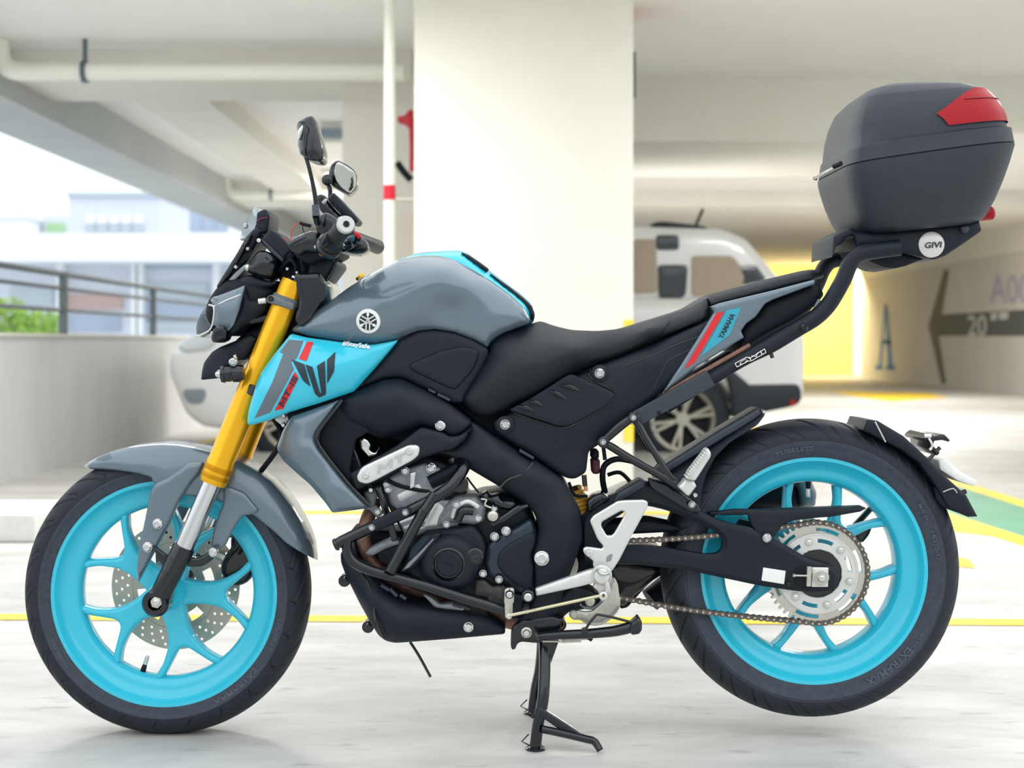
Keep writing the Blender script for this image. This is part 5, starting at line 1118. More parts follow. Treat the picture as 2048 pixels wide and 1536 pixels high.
mb.build('number_plate', bike, 'pale number plate seen almost edge on')
mb = MB(); puff(mb, [(1846,876),(1858,867),(1870,872),(1888,868),(1900,880),(1898,884),(1884,880),(1868,882),(1866,892),(1880,905),(1874,912),(1860,898),(1856,880),(1848,884)], BLKG, y=-.07, back=.07, bulge=.004, r=.004, rc=.003); tube(mb, [(1848,872,-.075),(1862,872,-.075)], 4.5, CHR, 8, 0, px=True); tube(mb, [(1857,876,-.075),(1864,890,-.075),(1860,900,-.075)], 3, CHR, 8, 2, px=True); mb.build('plate_lamp', bike)
mb = MB(); tube(mb, [(1755,1000,.09),(1735,1024,.09),(1700,1062,.09)], 6.5, BLKM, 10, 2, px=True); mb.build('mudguard_arm', bike); mb = MB(); tube(mb, [(1768,1036,.05),(1745,1046,.05),(1700,1060,.05)], 4, BLKM, 8, 0, px=True); puff(mb, [(1705,1062),(1745,1052),(1738,1070),(1725,1086),(1712,1080)], BLKM, y=.06, back=.08, bulge=.003); mb.build('mudguard_arm', bike)
# rear caliper seen through the wheel, exhaust can on the far side
mb = MB(); puff(mb, [(1490,1000),(1500,975),(1530,955),(1565,950),(1590,970),(1598,1015),(1490,1016)], BLKD, y=.13, back=.22, bulge=.03, r=.04); puff(mb, [(1585,952),(1600,948),(1622,960),(1633,985),(1630,1012),(1600,1016),(1596,980)], ALUD, y=.13, back=.23, bulge=.02, r=.02)
tube(mb, [(1300,1200,.12,24),(1400,1120,.15,26),(1500,1040,.17,34),(1590,985,.18,36)], 30, BLKD, 20, 3, px=True); mb.build('exhaust_can', bike, 'black exhaust silencer with metal end on the far side')
mb = MB(); puff(mb, [(1320,1128),(1330,1140),(1290,1175),(1255,1215),(1240,1218),(1236,1180),(1240,1130)], BLKD, y=.06, back=.12, bulge=.01, r=.02); mb.build('chain_slider', bike)
mb = MB(); puff(mb, [(1240,1120),(1330,1132),(1335,1142),(1300,1165),(1262,1196),(1248,1212),(1225,1205),(1200,1130)], BLKM, y=.03, back=.10, bulge=.01, r=.02); mb.build('linkage', bike)
# ---------------------------------------------------------------- bracket, footrests, levers
mb = MB()
for q, r in (([(1205,884),(1225,895),(1262,918),(1320,950),(1350,968),(1365,975)], (7,8,8,8,10,10)), ([(1266,833),(1278,852),(1292,878),(1316,916),(1330,940),(1345,962),(1362,974)], (8,7,7,7,8,9,9)), ([(1205,884),(1228,862),(1245,848),(1266,834)], (8,10,10,8))):
    tube(mb, [(a,b,-.150,rr) for (a,b), rr in zip(q, r)], 8, BLKG, 12, 3, px=True)
puff(mb, [(1316,925),(1330,930),(1345,950),(1372,964),(1368,976),(1355,974),(1300,945)], BLKG, y=-.152, back=-.14, bulge=.004, r=.006)
for a, b in ((1206,884),(1266.5,835)): cyl(mb, P(a,b,-.150), (0,-1,0), [(-.02,.011),(.008,.011),(.010,.009)], BLKG, 24)
fbk = mb.build('footrest_bracket', bike, 'glossy black triangular footrest bracket')
for a, b in ((1206,884),(1266.5,835)): bolt(a, b, -.161, 5.5, fbk, CHR)
mb = MB()
q = [(1356,974),(1370,958),(1388,962),(1393,972),(1378,992),(1372,990)]; puff(mb, q, ALU, y=-.18, back=-.15, bulge=.006, r=.006, rc=.002)
pg = [(1372,958),(1376,944),(1412,898),(1416,896),(1422,906),(1421,914),(1390,962)]
puff(mb, pg, ALU, y=-.20, back=-.17, bulge=.006, r=.006, rc=.003)
for i in range(12):
    t = i/11; a = P(1372+39*t, 952-52*t, -.2); box(mb, a, (.006,.03,.004), ALU, roty(50))
mb.build('passenger_footrest', bike, 'bare metal passenger footrest'); bolt(1390,990,-.17,5,bike,CHR); bolt(1384,1009,-.14,6,bike,CHR)
mb = MB(); puff(mb, [(1296,955),(1330,962),(1372,990),(1396,1008),(1404,1024),(1380,1024),(1340,1000),(1300,975)], BLKM, y=-.12, back=-.10, bulge=.004, r=.006); mb.build('swingarm_guard', bike)
mb = MB(); puff(mb, [(1236,985),(1280,958),(1292,962),(1290,974),(1240,1002),(1225,1004)], CHARC, y=-.11, back=-.06, bulge=.006, r=.008, rc=.003); puff(mb, [(1172,1005),(1185,992),(1205,985),(1220,996),(1200,1010),(1176,1025)], BLKM, y=-.11, back=-.05, bulge=.006); mb.build('swingarm_cap', bike)
# heel guard (cast aluminium plate with a window)
mb = MB(); frame_with_hole(mb, [(1180,1042),(1187,1032),(1235,1003),(1250,1001),(1288,1000),(1296,1004),(1295,1014),(1262,1074),(1238,1121),(1224,1142),(1208,1150),(1192,1142),(1186,1132),(1187,1122),(1168,1107),(1166,1098),(1172,1094),(1182,1095),(1205,1098),(1207,1092),(1195,1078)], [(1203,1044),(1225,1031),(1243,1021),(1250,1024),(1249,1032),(1228,1068),(1222,1072),(1214,1072),(1202,1052)], ALU, -.165, -.155, .003, .004)
hg_ = mb.build('heel_guard', bike, 'silver cast heel guard'); bolt(1178.5,1106,-.170,6.5,hg_,ALU)
puffm = MB(); puff(puffm, [(1213,1114),(1220,1108),(1226,1108),(1222,1122),(1212,1124)], ALUD, y=-.1676, back=-.166, bulge=.0005, r=.002, rc=.002); puffm.build('recess', hg_)
mb = MB(); puff(mb, [(1070,1178),(1175,1141),(1192,1137),(1202,1150),(1200,1162),(1165,1172),(1072,1192)], ALU, y=-.182, back=-.168, bulge=.004, r=.006, rc=.004)
cyl(mb, P(1203,1150,-.185), (0,-1,0), [(0,.020),(.006,.020),(.010,.016),(.016,.014),(.018,.010)], ALU, 30); tube(mb, [(1195,1140,-.20),(1204,1148,-.21),(1216,1146,-.20)], 4, STEEL, 8, 2, px=True)
puff(mb, [(1193,1160),(1212,1150),(1220,1165),(1222,1185),(1214,1197),(1200,1196),(1196,1182),(1186,1175),(1188,1168)], ALU, y=-.178, back=-.166, bulge=.004, r=.005, rc=.004); tube(mb, [(1202,1152,-.19),(1212,1164,-.192),(1215,1178,-.19),(1210,1190,-.186)], 5, ALU, 10, 3, px=True)
gl = mb.build('gear_lever', bike, 'silver gear lever')
mb = MB(); cyl(mb, P(1056,1191,-.20), (0,-1,0), [(-.03,.010),(-.028,.0115),(.008,.0115),(.010,.009)], BLKM, 28); cyl(mb, P(1056,1194,-.212), (0,-1,0), [(0,.0075),(.004,.0075),(.005,.006)], CHR, 20); puff(mb, [(1052,1178),(1058,1176),(1068,1184),(1066,1196),(1056,1192)], BLKM, y=-.19, back=-.17, bulge=.004); mb.build('toe_peg', gl)
mb = MB(); cyl(mb, P(1052,1213,-.15), (0,-1,0), [(-.03,.009),(0,.009),(.006,.006)], BLKM, 18); cyl(mb, P(1054,1221,-.15), (0,-1,0), [(0,.005),(.01,.005)], COPR, 12); mb.build('switch', bike)
mb = MB(); tube(mb, [(1019,1231,-.19),(1207,1190,-.19)], 3.2, mat('cream_zinc_rod','#d9d2b0',.4,.5), 12, 0, px=True); cyl(mb, P(1206,1191,-.19), (0,-1,0), [(-.005,.008),(.006,.008),(.008,.005)], ALU, 20); cyl(mb, P(1207,1191,-.198), (0,-1,0), [(0,.0035),(.003,.003)], COPR, 12); mb.build('shift_rod', bike, 'cream coloured gear linkage rod')
mb = MB(); puff(mb, [(1009,1180),(1014,1176),(1026,1176),(1029,1180),(1028,1205),(1026,1206),(1025,1232),(1018,1239),(1010,1234),(1009,1206),(1008,1205)], STEEL, y=-.165, back=-.155, bulge=.002, r=.003, rc=.002); cyl(mb, P(1019,1189,-.168), (0,-1,0), [(-.003,.0085),(.001,.0085)], BLKM, 20); cyl(mb, P(1019,1189,-.169), (0,-1,0), [(0,.0062),(.006,.006),(.007,.004)], CHR, 16); cyl(mb, P(1018,1231,-.168), (0,-1,0), [(0,.0055),(.010,.0055),(.011,.004)], ALU, 16); tube(mb, [(1019,1177,-.17),(1019,1184,-.17)], .8, BLKD, 6, 0, px=True); mb.build('shift_crank', bike, 'zinc plated shift crank')
mb = MB(); puff(mb, [(1140,1232),(1145,1222),(1157,1221),(1170,1224),(1185,1222),(1205,1205),(1212,1190),(1218,1180),(1217,1160),(1222,1152),(1230,1156),(1236,1168),(1238,1186),(1241,1200),(1240,1215),(1232,1228),(1218,1242),(1205,1250),(1190,1252),(1175,1250),(1160,1240),(1145,1240)], STEEL, y=-.12, back=-.112, bulge=.002, r=.003, rc=.004)
mb.build('bracket_plate', bike, 'zinc plated curved bracket plate')
for a, b, r in ((1147,1229,7),(1180,1203,8),(1222,1161,6)): bolt(a, b, -.127, r, bike, STEEL)
mb = MB(); puff(mb, [(1128,1182),(1150,1172),(1178,1178),(1198,1190),(1204,1200),(1190,1215),(1165,1219),(1140,1222),(1120,1240),(1100,1240),(1100,1200)], CASTB, y=-.10, back=-.02, bulge=.008, r=.015, rc=.008); puff(mb, [(1162,1205),(1165,1212),(1185,1214),(1198,1206),(1203,1196),(1205,1208),(1190,1220),(1170,1219),(1158,1210)], ALUD, y=-.112, back=-.10, bulge=.003, r=.004, rc=.003); mb.build('pivot_casting', bike)
mb = MB(); cyl(mb, P(1120,1249,-.13), (0,-1,0), [(-.06,.0125),(.004,.0125),(.005,.0105),(.003,.0075),(-.03,.0072)], BLKM, 32); cyl(mb, P(1120,1249,-.136), (0,-1,0), [(-.01,.0095),(.001,.0095),(-.001,.0062),(-.03,.006)], mat('worn_brass','#5f4b3c',.5,.6), 28, False); mb.build('pivot_tube', bike)
mb = MB(); puff(mb, [(1022,1262),(1030,1248),(1045,1240),(1075,1236),(1105,1232),(1125,1238),(1122,1262),(1115,1275),(1095,1284),(1070,1286),(1042,1283),(1034,1288),(1031,1298),(1024,1300),(1021,1292)], BLKM, y=-.135, back=-.115, bulge=.004, r=.006, rc=.008)
sb = mb.build('stand_bracket', bike); c = P(1053,1265,-.145); mb = MB(); cyl(mb, c, (0,-1,0), [(-.006,.0105),(.001,.0105),(.002,.009)], STEEL, 24); cyl(mb, c, (0,-1,0), [(0,.0075),(.006,.0075),(.008,.006)], CHR, 6); mb.build('bolt', sb)
# side stand folded back
mb = MB(); tube(mb, [(1076,1273,-.165,8),(1120,1270,-.168,9),(1180,1267,-.17,10),(1230,1262,-.175,11),(1262,1254,-.178,12),(1276,1250,-.18,12)], 10, BLKM, 18, 3, px=True)
puff(mb, [(1262,1246),(1270,1240),(1277,1233),(1284,1243),(1284,1260),(1278,1268),(1264,1270),(1258,1262)], BLKM, y=-.195, back=-.165, bulge=.006, r=.006, rc=.003); tube(mb, [(1169,1262,-.178),(1180,1245,-.18),(1192,1231,-.182),(1200,1230,-.182),(1230,1236,-.182),(1268,1246,-.185)], 2.8, BLKM, 10, 3, px=True)
cyl(mb, P(1169,1262,-.176), (0,-1,0), [(-.005,.007),(.004,.007),(.005,.005)], BLKM, 16); tube(mb, [(1073,1266,-.17),(1075,1275,-.175),(1082,1279,-.17)], 3.2, BLKM, 8, 2, px=True); ss = mb.build('side_stand', bike, 'folded black side stand')
mb = MB(); hx = []
for i in range(14*8+1):
    t = i/(14*8); a = P(1122+40*t, 1280-1.5*t, -.14); th = 2*math.pi*i/8; hx.append((a.x, a.y+.0055*math.cos(th), a.z+.0055*math.sin(th)))
tube(mb, hx, .0011, STEEL, 5, 0); tube(mb, [(1085,1283,-.14),(1122,1283,-.14)], 2, STEEL, 6, 0, px=True); tube(mb, [(1162,1279,-.14),(1186,1278,-.14)], 1.5, STEEL, 6, 0, px=True); tube(mb, [(1174,1274,-.14),(1184,1280,-.14)], 4, BLKD, 6, 0, px=True); mb.build('return_spring', ss)
# centre stand (two legs standing on the floor)
def cst(s):
    Q = lambda a, b: Vector((P(a,b,-.14).x, s*.14, P(a,b,-.14).z)); t = MB()
    puff(t, [(v.x, v.z, 0) for v in (Q(1090,1284), Q(1118,1284), Q(1098,1345), Q(1096,1372), Q(1082,1372))], BLKM, px=False, back=s*.14+.012, bulge=.004, r=.006) if 0 else None
    pts = [Q(1088,1262), Q(1090,1300), Q(1090,1345), Q(1086,1400), Q(1076,1450), Q(1070,1500)]
    tube(t, [(v.x, v.y*(.62+.38*min(1, i/3)), v.z, .0115) for i, v in enumerate(pts)], .0115, BLKM, 18, 3)
    w = [Q(1085,1284), Q(1120,1284), Q(1098,1345), Q(1094,1360), Q(1088,1360)]
    puff(t, [(v.x, v.z, s*.105-.008) for v in w], BLKM, px=False, back=s*.105+.008, bulge=.003, r=.006)
    c = Q(1071,1500); cyl(t, (c.x, c.y, .0), (0,0,1), [(0,.020),(.004,.020),(.008,.013)], BLKM, 24)
    tube(t, [(c.x-.012, c.y, .008),(c.x-.027, c.y, .016),(c.x-.013,c.y,.03)], .0016, BLKM, 6, 0)
    t.build('stand_leg', cs)
cs = bpy.data.objects.new('centre_stand', None); COL.objects.link(cs); cs.parent = bike; cs.location = (0.06, 0, 0); cs['label'] = 'black centre stand holding the rear wheel off the floor'
cst(-1); cst(1)
mb = MB(); tube(mb, [P(1086,1400,.14), P(1086,1400,-.14)], .010, BLKM, 14, 0); mb.build('stand_crossbar', cs)
mb = MB(); tube(mb, [(1084,1458,-.15,8),(1130,1468,-.155,8),(1172,1478,-.16,8),(1187,1482,-.16,8),(1194,1490,-.163,7.5),(1200,1500,-.168,7)], 8, BLKM, 16, 3, px=True); cyl(mb, P(1200,1500,-.168), (.5,-.3,-.8), [(-.001,.0068),(.001,.0068)], BLKD, 14)
puff(mb, [(1076,1412),(1088,1418),(1096,1424),(1140,1452),(1170,1472),(1160,1478),(1120,1460),(1080,1432)], BLKM, y=-.152, back=-.14, bulge=.003, r=.006, rc=.003); mb.build('stand_tang', cs)
mb = MB(); q = [(1068,1416),(1054,1428),(1066,1436)]
for a, b in zip(q, q[1:]+q[:1]): tube(mb, [(a[0],a[1],-.14),(b[0],b[1],-.14)], 1.5, BLKM, 6, 0, px=True)
mb.build('stand_hook', cs)
# shock absorber, hoses near the rear
mb = MB(); tube(mb, [(1140,985,-.03),(1180,1055,-.03)], 20, GOLDD, 16, 0, px=True); 
hx = []
for i in range(6*12+1):
    t = i/72; a = P(1138+22*t, 980+46*t, -.06); th = 2*math.pi*i/12; hx.append((a.x+.024*math.cos(th)*.9, a.y+.024*math.sin(th), a.z+.006*math.cos(th)))
tube(mb, hx, .005, mat('ochre_spring','#b58a2a',.4), 8, 0); mb.build('shock_absorber', bike, 'ochre rear shock absorber')
mb = MB(); tube(mb, [(1210,985,-.05),(1205,955,-.06),(1210,930,-.06),(1235,918,-.05),(1275,925,-.04)], 6, BLKD, 10, 4, px=True); tube(mb, [(1215,950,.0),(1240,945,.0),(1262,965,0)], 4, BLKD, 8, 3, px=True); tube(mb, [(1168,950,-.1),(1170,972,-.1)], 5, BLKM, 8, 0, px=True); tube(mb, [(1171,972,-.1),(1172,982,-.1)], 4, mat('orange_tip','#d9924a',.5), 8, 0, px=True); tube(mb, [(1138,965,-.08),(1150,990,-.09),(1175,992,-.09)], 3, BLKD, 8, 3, px=True); tube(mb, [(1207,895,-.1),(1210,920,-.1)], 4, BLKD, 8, 0, px=True); mb.build('rear_hoses', bike)
mb = MB(); puff(mb, [(1182,918),(1200,918),(1200,948),(1184,948)], mat('maroon_plastic','#5a1e34',.5), y=-.06, back=-.02, bulge=.004); puff(mb, [(1182,898),(1198,900),(1198,918),(1182,918)], BLKD, y=-.06, back=-.02, bulge=.004); mb.build('fluid_reservoir', bike, 'maroon reservoir')
# ---------------------------------------------------------------- headlight cluster
mb = MB(); puff(mb, [(430,580),(450,560),(490,552),(540,570),(556,585),(545,605),(520,640),(490,662),(470,672),(440,672),(420,660),(410,630),(415,605)], BLKD, y=-.07, mirror=True, bulge=.03, r=.03, rc=.01); hl_ = mb.build('headlight', bike, 'headlight unit in grey cowl')
mb = MB(); puff(mb, [(391,655,-.05),(394,640,-.06),(400,627,-.07),(417,610,-.08),(428,612,-.085),(424,655,-.09),(420,668,-.085),(405,676,-.06),(393,670,-.05)], LENS, bulge=.006, r=.02, mirror=True, rc=.004); mb.build('lens', hl_, 'dark glossy lens')
mb = MB(); tube(mb, [(394,672,-.07),(406,668,-.085),(422,657,-.095),(428,630,-.1),(427,613,-.1),(418,610,-.09)], 2, ALU, 8, 2, px=True); tube(mb, [(428,613,-.1),(450,602,-.11),(482,589,-.115)], 1.6, ALU, 8, 2, px=True); mb.build('lens_trim', hl_)
mb = MB(); puff(mb, [(410,610,-.07),(426,594,-.09),(442,588,-.095),(470,578,-.10),(490,570,-.11),(488,580,-.115),(478,620,-.115),(468,650,-.11),(456,664,-.105),(446,662,-.10),(428,650,-.098),(424,656,-.095),(428,628,-.095),(427,612,-.095),(418,608,-.08)], PAINT, bulge=.006, r=.015, mirror=True, rc=.004); mb.build('cowl', hl_, 'grey headlight cowl')
mb = MB(); puff(mb, [(490,570),(496,582),(500,600),(512,600),(545,592),(530,625),(505,645),(486,655),(470,668),(455,672),(462,655),(478,620)], BLKD, y=-.10, mirror=True, bulge=.012, r=.02, rc=.006); mb.build('cowl_inner', hl_)
mb = MB(); puff(mb, [(426,660),(436,650),(450,652),(456,664),(450,680),(438,686),(424,684),(422,672)], BLKM, y=-.115, back=-.06, bulge=.010, r=.012, rc=.004)
for i in range(5): tube(mb, [(426,664+i*3.5,-.127),(438,657+i*3.5,-.130),(452,662+i*3.5,-.127)], 1, CHARC, 6, 2, px=True)
mb.build('wiring_sleeve', hl_, 'ribbed black sleeve')
mb = MB(); puff(mb, [(404,742,-.06),(408,725,-.06),(424,704,-.07),(440,694,-.075),(470,682,-.08),(500,668,-.08),(516,676,-.08),(505,700,-.08),(490,720,-.08),(470,722,-.08),(440,756,-.08),(425,758,-.07),(402,760,-.06)], BLK, bulge=.008, r=.014, mirror=True, rc=.004); mb.build('lower_cowl', bike, 'black lower cowl')
mb = MB(); puff(mb, [(470,682),(500,656),(512,655),(520,640),(560,640),(552,675),(545,700),(520,720),(500,712)], BLKD, y=-.06, mirror=True, bulge=.01, r=.02); tube(mb, [(500,642,-.1),(548,634,-.1)], 7, BLKM, 10, 0, px=True); mb.build('lamp_bracket', bike)
mb = MB(); c = P(441,748,-.14); cyl(mb, c, (1,0,.05), [(0,.011),(.002,.017),(.008,.0185),(.010,.0165),(.020,.0165),(.021,.0155),(.024,.0155),(.025,.0165),(.040,.0165),(.046,.014)], BLKM, 28); aux = mb.build('auxiliary_lamp', bike, 'small black auxiliary lamp')
mb = MB(); cyl(mb, c, (-1,0,-.05), [(-.002,.011),(.005,.008),(.010,.003)], CHR, 20); mb.build('lamp_lens', aux); mb = MB(); tube(mb, [(466,730,-.14),(472,722,-.13),(470,712,-.12)], 4, STEEL, 8, 2, px=True); bolt(466,724,-.15,7,aux,CHR)
for i in range(6):
    a = 2*math.pi*i/6; tube(mb, [(c.x+.026, c.y+.0165*math.cos(a), c.z+.0165*math.sin(a)), (c.x+.040, c.y+.0165*math.cos(a), c.z+.0165*math.sin(a))], .0015, CHARC, 6, 0)
mb.build('lamp_mount', aux)
# fly screen and instrument
mb = MB(); puff(mb, [(512,411,-.03),(517,416,-.04),(518,436,-.05),(514,452,-.06),(503,464,-.06),(490,476,-.05),(479,480,-.02),(483,462,-.01),(494,440,0),(505,420,0)], SMOKE, bulge=.004, r=.010, mirror=True, rc=.004); fs_ = mb.build('fly_screen', bike, 'smoked fly screen')
mb = MB(); puff(mb, [(504,464),(514,452),(526,462),(512,490),(495,520),(470,555),(444,584),(436,576),(462,540),(480,505)], BLK, y=-.065, mirror=True, bulge=.008, r=.012, rc=.006)
puff(mb, [(478,500),(484,488),(500,466),(506,470),(486,508),(462,548),(438,578),(432,574),(450,545)], BLKG, y=-.08, back=-.05, bulge=.005, r=.008)
for i in range(3): tube(mb, [(490-i*3,512+i*6,-.085),(508-i*3,500+i*6,-.085)], 1.6, BLKG, 6, 0, px=True)
for i in range(4): tube(mb, [(484+i*5,500-i*9,-.088),(488+i*5,494-i*9,-.088)], 2.2, CHARC, 6, 0, px=True)
mb.build('screen_mount', bike)
for a, b in ((496,497.5),(472,534),(491,452)): bolt(a, b, -.088 if b > 460 else -.06, 4, bike, CHR)
mb = MB(); puff(mb, [(433,578),(440,562),(456,550),(462,552),(446,568),(438,582)], SMOKE, y=-.04, mirror=True, bulge=.003, r=.006); mb.build('screen_foot', bike, 'smoked lower edge of the screen')
mb = MB(); puff(mb, [(514,426),(524,420),(532,418),(540,430),(538,452),(534,466),(518,470),(508,458),(513,446)], BLK, y=-.06, mirror=True, bulge=.006, r=.008, rc=.004); tube(mb, [(512,444,-.069),(522,437,-.069),(535,435,-.069)], 1, mat('magenta_line','#8c1f52',.5), 6, 2, px=True); mb.build('meter_visor', bike)
mb = MB(); puff(mb, [(524,476),(541,457),(556,466),(580,492),(592,512),(586,528),(570,530),(540,504),(522,484)], BLK, y=-.08, mirror=True, bulge=.008, r=.008, rc=.004); puff(mb, [(521,480),(526,478),(574,524),(572,530),(544,508)], CHARC, y=-.09, back=-.07, bulge=.003, r=.004); mb.build('instrument_panel', bike); bolt(518,481,-.092,4,bike,WHT)
mb = MB(); puff(mb, [(494,536),(500,522),(518,500),(536,502),(548,512),(556,522),(553,545),(546,560),(528,558),(508,552),(496,545)], BLKG, y=-.09, back=-.03, bulge=.02, r=.025, rc=.010); cyl(mb, P(494,536,-.09), (-1,0,0), [(-.01,.010),(.002,.008)], STEEL, 14); puff(mb, [(470,580),(480,556),(500,548),(530,560),(560,562),(548,574),(520,578),(498,582),(490,590)], BLK, y=-.085, back=.085, bulge=.008, r=.012, rc=.006); mb.build('position_lamp_housing', bike)
mb = MB(); tube(mb, [(446,582,-.075,5),(462,562,-.08,5),(478,545,-.085,5),(492,532,-.085,4)], 5, ALUD, 10, 3, px=True, flat=.5); mb.build('screen_stay', bike)
# ---------------------------------------------------------------- handlebar
mb = MB(); tube(mb, [P(618,520,0), P(640,492,.0)], .018, BLKM, 14, 0)
bl_, br_ = P(690,449,-.37), P(745,490,.33)
hb = [(bl_.x-.035, -.29, bl_.z-.020),(bl_.x-.06,-.20,bl_.z-.03),(P(640,500,-.1).x,-.10,P(640,500,-.1).z),(P(632,508,0).x,0,P(632,508,0).z),(P(650,504,.1).x,.10,P(650,504,.1).z),(br_.x-.05,.2,br_.z-.01),(br_.x,.33,br_.z)]
tube(mb, [Vector(q) for q in hb], .011, BLKM, 14, 4); mb.build('handlebar', bike)
dL = Vector((.055,-.17,.033)).normalized()
gl0 = P(692,449,-.36); mb = MB(); cyl(mb, gl0-dL*.135, dL, [(0,.0205),(.004,.0225),(.008,.0205),(.012,.0175)]+[(.016+.008*i, .0172+(.0006 if i%2 else 0)) for i in range(13)]+[(.125,.019),(.130,.017)], GRIPM, 28); gr = mb.build('grip', bike, 'near black grip with steel bar end')
mb = MB(); cyl(mb, gl0, dL, [(-.012,.0165),(-.002,.0168),(.001,.0160),(.003,.0145)], BRUSH, 36); cyl(mb, gl0+dL*.003, dL, [(0,.0062),(.001,.006),(-.002,.004)], BLKD, 20); mb.build('bar_end', gr, 'brushed steel bar end')
mb = MB(); q = gl0-dL*.14; cyl(mb, q, dL, [(-.03,.021),(-.026,.0255),(-.004,.0255),(.001,.022)], BLKM, 30); mb.build('switch_housing', bike)
mb = MB(); cyl(mb, P(737,487,.30), (.28,.9,-.08), [(-.09,.015),(-.02,.0158),(.055,.0165),(.06,.014)], GRIPM, 24); mb.build('grip', bike, 'far black grip')
mb = MB(); puff(mb, [(690,492),(705,478),(722,474),(734,482),(738,500),(728,508),(700,510),(672,500)], BLKM, y=.22, back=.28, bulge=.012, r=.015); puff(mb, [(708,462),(714,464),(722,470),(716,478),(710,472)], RED, y=.20, back=.24, bulge=.006, rc=.002); puff(mb, [(696,474),(708,468),(710,478),(702,486)], mat('dark_teal','#1e5560',.4), y=.19, back=.24, bulge=.004); mb.build('right_switch_gear', bike, 'switch gear with red kill switch')
mb = MB()
puff(mb, [(574,492),(580,480),(600,470),(622,462),(640,462),(648,480),(650,498),(634,506),(612,502),(600,512),(584,506)], BLKG, y=-.16, back=-.08, bulge=.012, r=.015, rc=.006)
puff(mb, [(640,430),(652,424),(668,432),(690,452),(690,470),(668,476),(648,474),(632,462),(630,445)], BLKM, y=-.20, back=-.12, bulge=.010, r=.012, rc=.006)
puff(mb, [(596,478),(604,470),(612,476),(600,484)], BLKM, y=-.17, back=-.1, bulge=.003); tube(mb, [(578,490,-.17),(592,482,-.172),(612,474,-.17)], 3, CHARC, 8, 2, px=True)
mb.build('clutch_lever_mount', bike); bolt(632,494,-.175,4.5,bike,CHR); bolt(665,498,-.17,5,bike,CHR)
mb = MB(); puff(mb, [(545,505),(575,495),(650,500),(655,560),(600,575),(560,565)], BLKD, y=-.05, mirror=True, bulge=.006); puff(mb, [(586,498),(600,490),(640,480),(668,486),(676,502),(660,512),(640,520),(620,530),(600,520),(588,510)], BLKD, y=-.13, back=.10, bulge=.012, r=.02); tube(mb, [(664,504,-.17),(690,500,-.22),(706,492,-.26)], 3.2, BLKM, 8, 2, px=True); tube(mb, [(672,500,-.15),(700,508,-.05),(722,512,.05)], 2.5, BLKM, 8, 2, px=True)
puff(mb, [(616,518),(634,512),(655,514),(672,520),(674,530),(650,562),(638,575),(625,572),(610,566),(608,556),(616,536)], BLK, y=-.09, back=.09, bulge=.010, r=.014, rc=.005); mb.build('handlebar_clamp', bike)
mb = MB(); tube(mb, [(676,520,-.1),(668,530,-.1),(662,550,-.1),(640,572,-.1)], 2.5, BLKG, 8, 2, px=True); tube(mb, [(560,540,-.08),(580,520,-.1),(592,535,-.1),(585,555,-.09)], 4, BLKD, 8, 3, px=True); tube(mb, [(600,510,-.1),(606,540,-.1),(600,570,-.09)], 4, BLKD, 8, 3, px=True); tube(mb, [(580,500,-.12),(570,512,-.1),(566,540,-.08)], 3, BLKD, 8, 3, px=True); mb.build('control_cables', bike)
bolt(575,538,-.1,3.5,bike,CHR); bolt(594,545,-.105,3,bike,CHR)
mb = MB(); tube(mb, [(583,478,-.16),(583,462,-.16),(592,450,-.16),(606,444,-.16)], .9, RED, 6, 4, px=True); tube(mb, [(600,445,-.16),(606,448,-.16),(622,452,-.16)], 3.5, BLKD, 8, 2, px=True); tube(mb, [(605,448,-.16),(606,460,-.16),(609,465,-.16)], .9, BLKD, 6, 2, px=True); tube(mb, [(568,478,-.14),(576,480,-.14),(582,486,-.14)], .9, RED, 6, 2, px=True); mb.build('switch_wires', bike, 'thin red and black wires')
# fluid reservoir on the far bar, seen as a dark ribbed block
mb = MB(); puff(mb, [(655,398),(663,388),(668,385),(712,432),(718,440),(712,448),(702,446),(690,438),(665,412)], BLK, y=-.10, back=-.02, bulge=.006, r=.006, rc=.004)
for i in range(4): tube(mb, [(660+i*9,402+i*9,-.108),(664+i*9,408+i*9,-.108)], 2.2, BLKG, 6, 0, px=True)
puff(mb, [(632,392),(642,388),(652,392),(656,404),(670,420),(690,438),(680,450),(655,436),(640,420)], BLKM, y=-.09, back=-.04, bulge=.006, r=.008, rc=.004); puff(mb, [(642,404),(652,396),(655,402),(648,410)], CHR, y=-.10, back=-.09, bulge=.003, rc=.002); mb.build('brake_reservoir', bike)
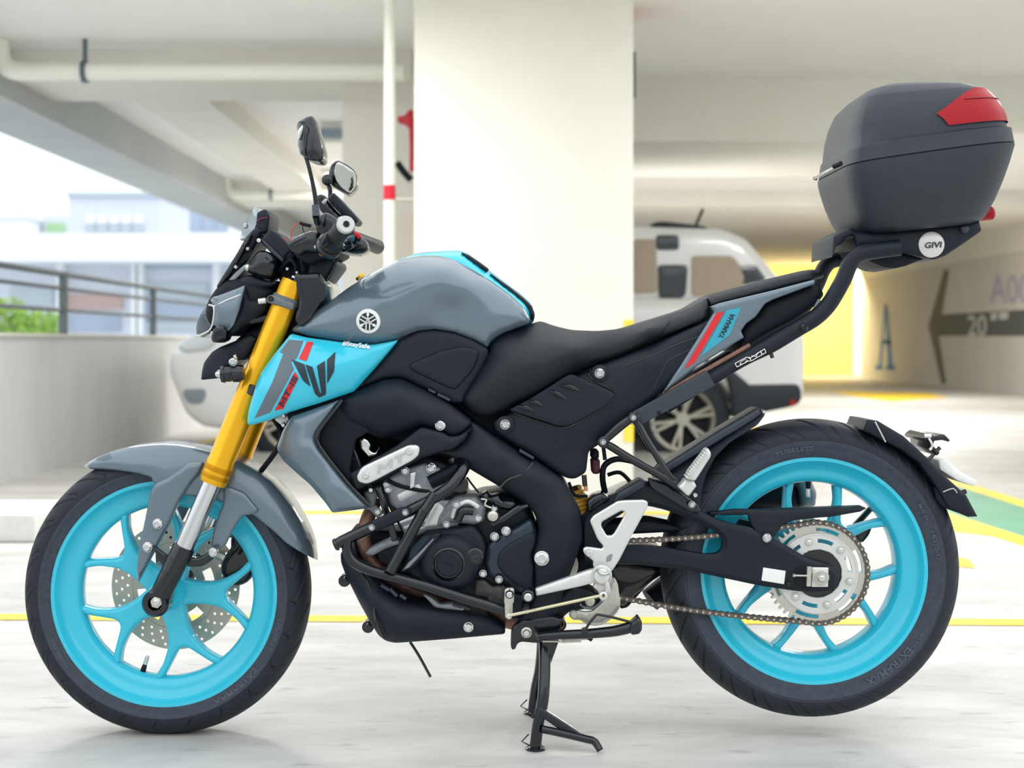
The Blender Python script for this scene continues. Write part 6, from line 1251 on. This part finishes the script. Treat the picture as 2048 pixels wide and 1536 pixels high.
# mirrors
mb = MB(); tube(mb, [(632,420,-.26,6.5),(632,405,-.26,5),(626,370,-.27,4.5),(618,335,-.29,4),(611,312,-.30,4)], 5, BLKM, 12, 3, px=True); tube(mb, [(632,432,-.26),(631,410,-.26)], 7.5, RUBL, 14, 0, px=True); tube(mb, [(636,445,-.24,8),(632,430,-.26,8)], 8, BLKM, 12, 0, px=True); mb.build('mirror_stem', bike)
mb = MB(); puff(mb, [(595,290,-.29),(596,278,-.29),(607,268,-.30),(594,262,-.28),(593,252,-.28),(598,242,-.29),(612,234,-.30),(624,231,-.30),(630,238,-.30),(640,272,-.31),(647,300,-.31),(647,320,-.31),(640,324,-.31),(625,322,-.31),(612,316,-.31),(600,308,-.30)], BLKG, bulge=.014, r=.020, back=-.25, rc=.004, g=.005); mr = mb.build('mirror', bike, 'near mirror seen from its faceted back', angle=20)
mb = MB(); tube(mb, [(614,248,-.318),(608,266,-.322),(608,290,-.322),(610,312,-.318)], 1.4, CHARC, 6, 2, px=True); tube(mb, [(614,248,-.318),(622,262,-.326),(624,290,-.326),(619,318,-.32)], 1.2, CHARC, 6, 2, px=True); mb.build('facet_edge', mr)
mb = MB(); puff(mb, [(594,262),(608,246),(612,248),(600,280),(596,280)], ALU, y=-.305, back=-.29, bulge=.004, r=.006); mb.build('mirror_face', mr, 'bright sliver of mirror glass')
mb = MB(); tube(mb, [(656,365,.26,5),(660,382,.26,4.5),(660,400,.25,5),(662,420,.24,6)], 5, BLKM, 12, 2, px=True); cyl(mb, P(656,361,.25), (0,-1,0), [(-.01,.0125),(.012,.0125),(.014,.009)], BLKM, 20); mb.build('mirror_stem', bike)
mb = MB(); puff(mb, [(655,356,.27),(662,330,.27),(668,322,.27),(676,320,.26),(696,330,.25),(709,340,.25),(714,352,.25),(713,374,.25),(704,386,.25),(697,390,.25),(690,388,.26),(672,378,.27),(658,368,.27)], BLKM, bulge=.010, r=.010, back=.30, rc=.006, g=.005); mr2 = mb.build('mirror', bike, 'far mirror showing its glass', angle=40)
mb = MB(); puff(mb, [(668,344),(672,328),(677,323.5),(694,333),(708,343),(711,354),(710,372),(703,382),(697,386),(684,376),(673,362)], GLASS, y=.226, back=.236, bulge=.0004, r=.003, rc=.004); mb.build('mirror_glass', mr2, 'pale mirror glass')
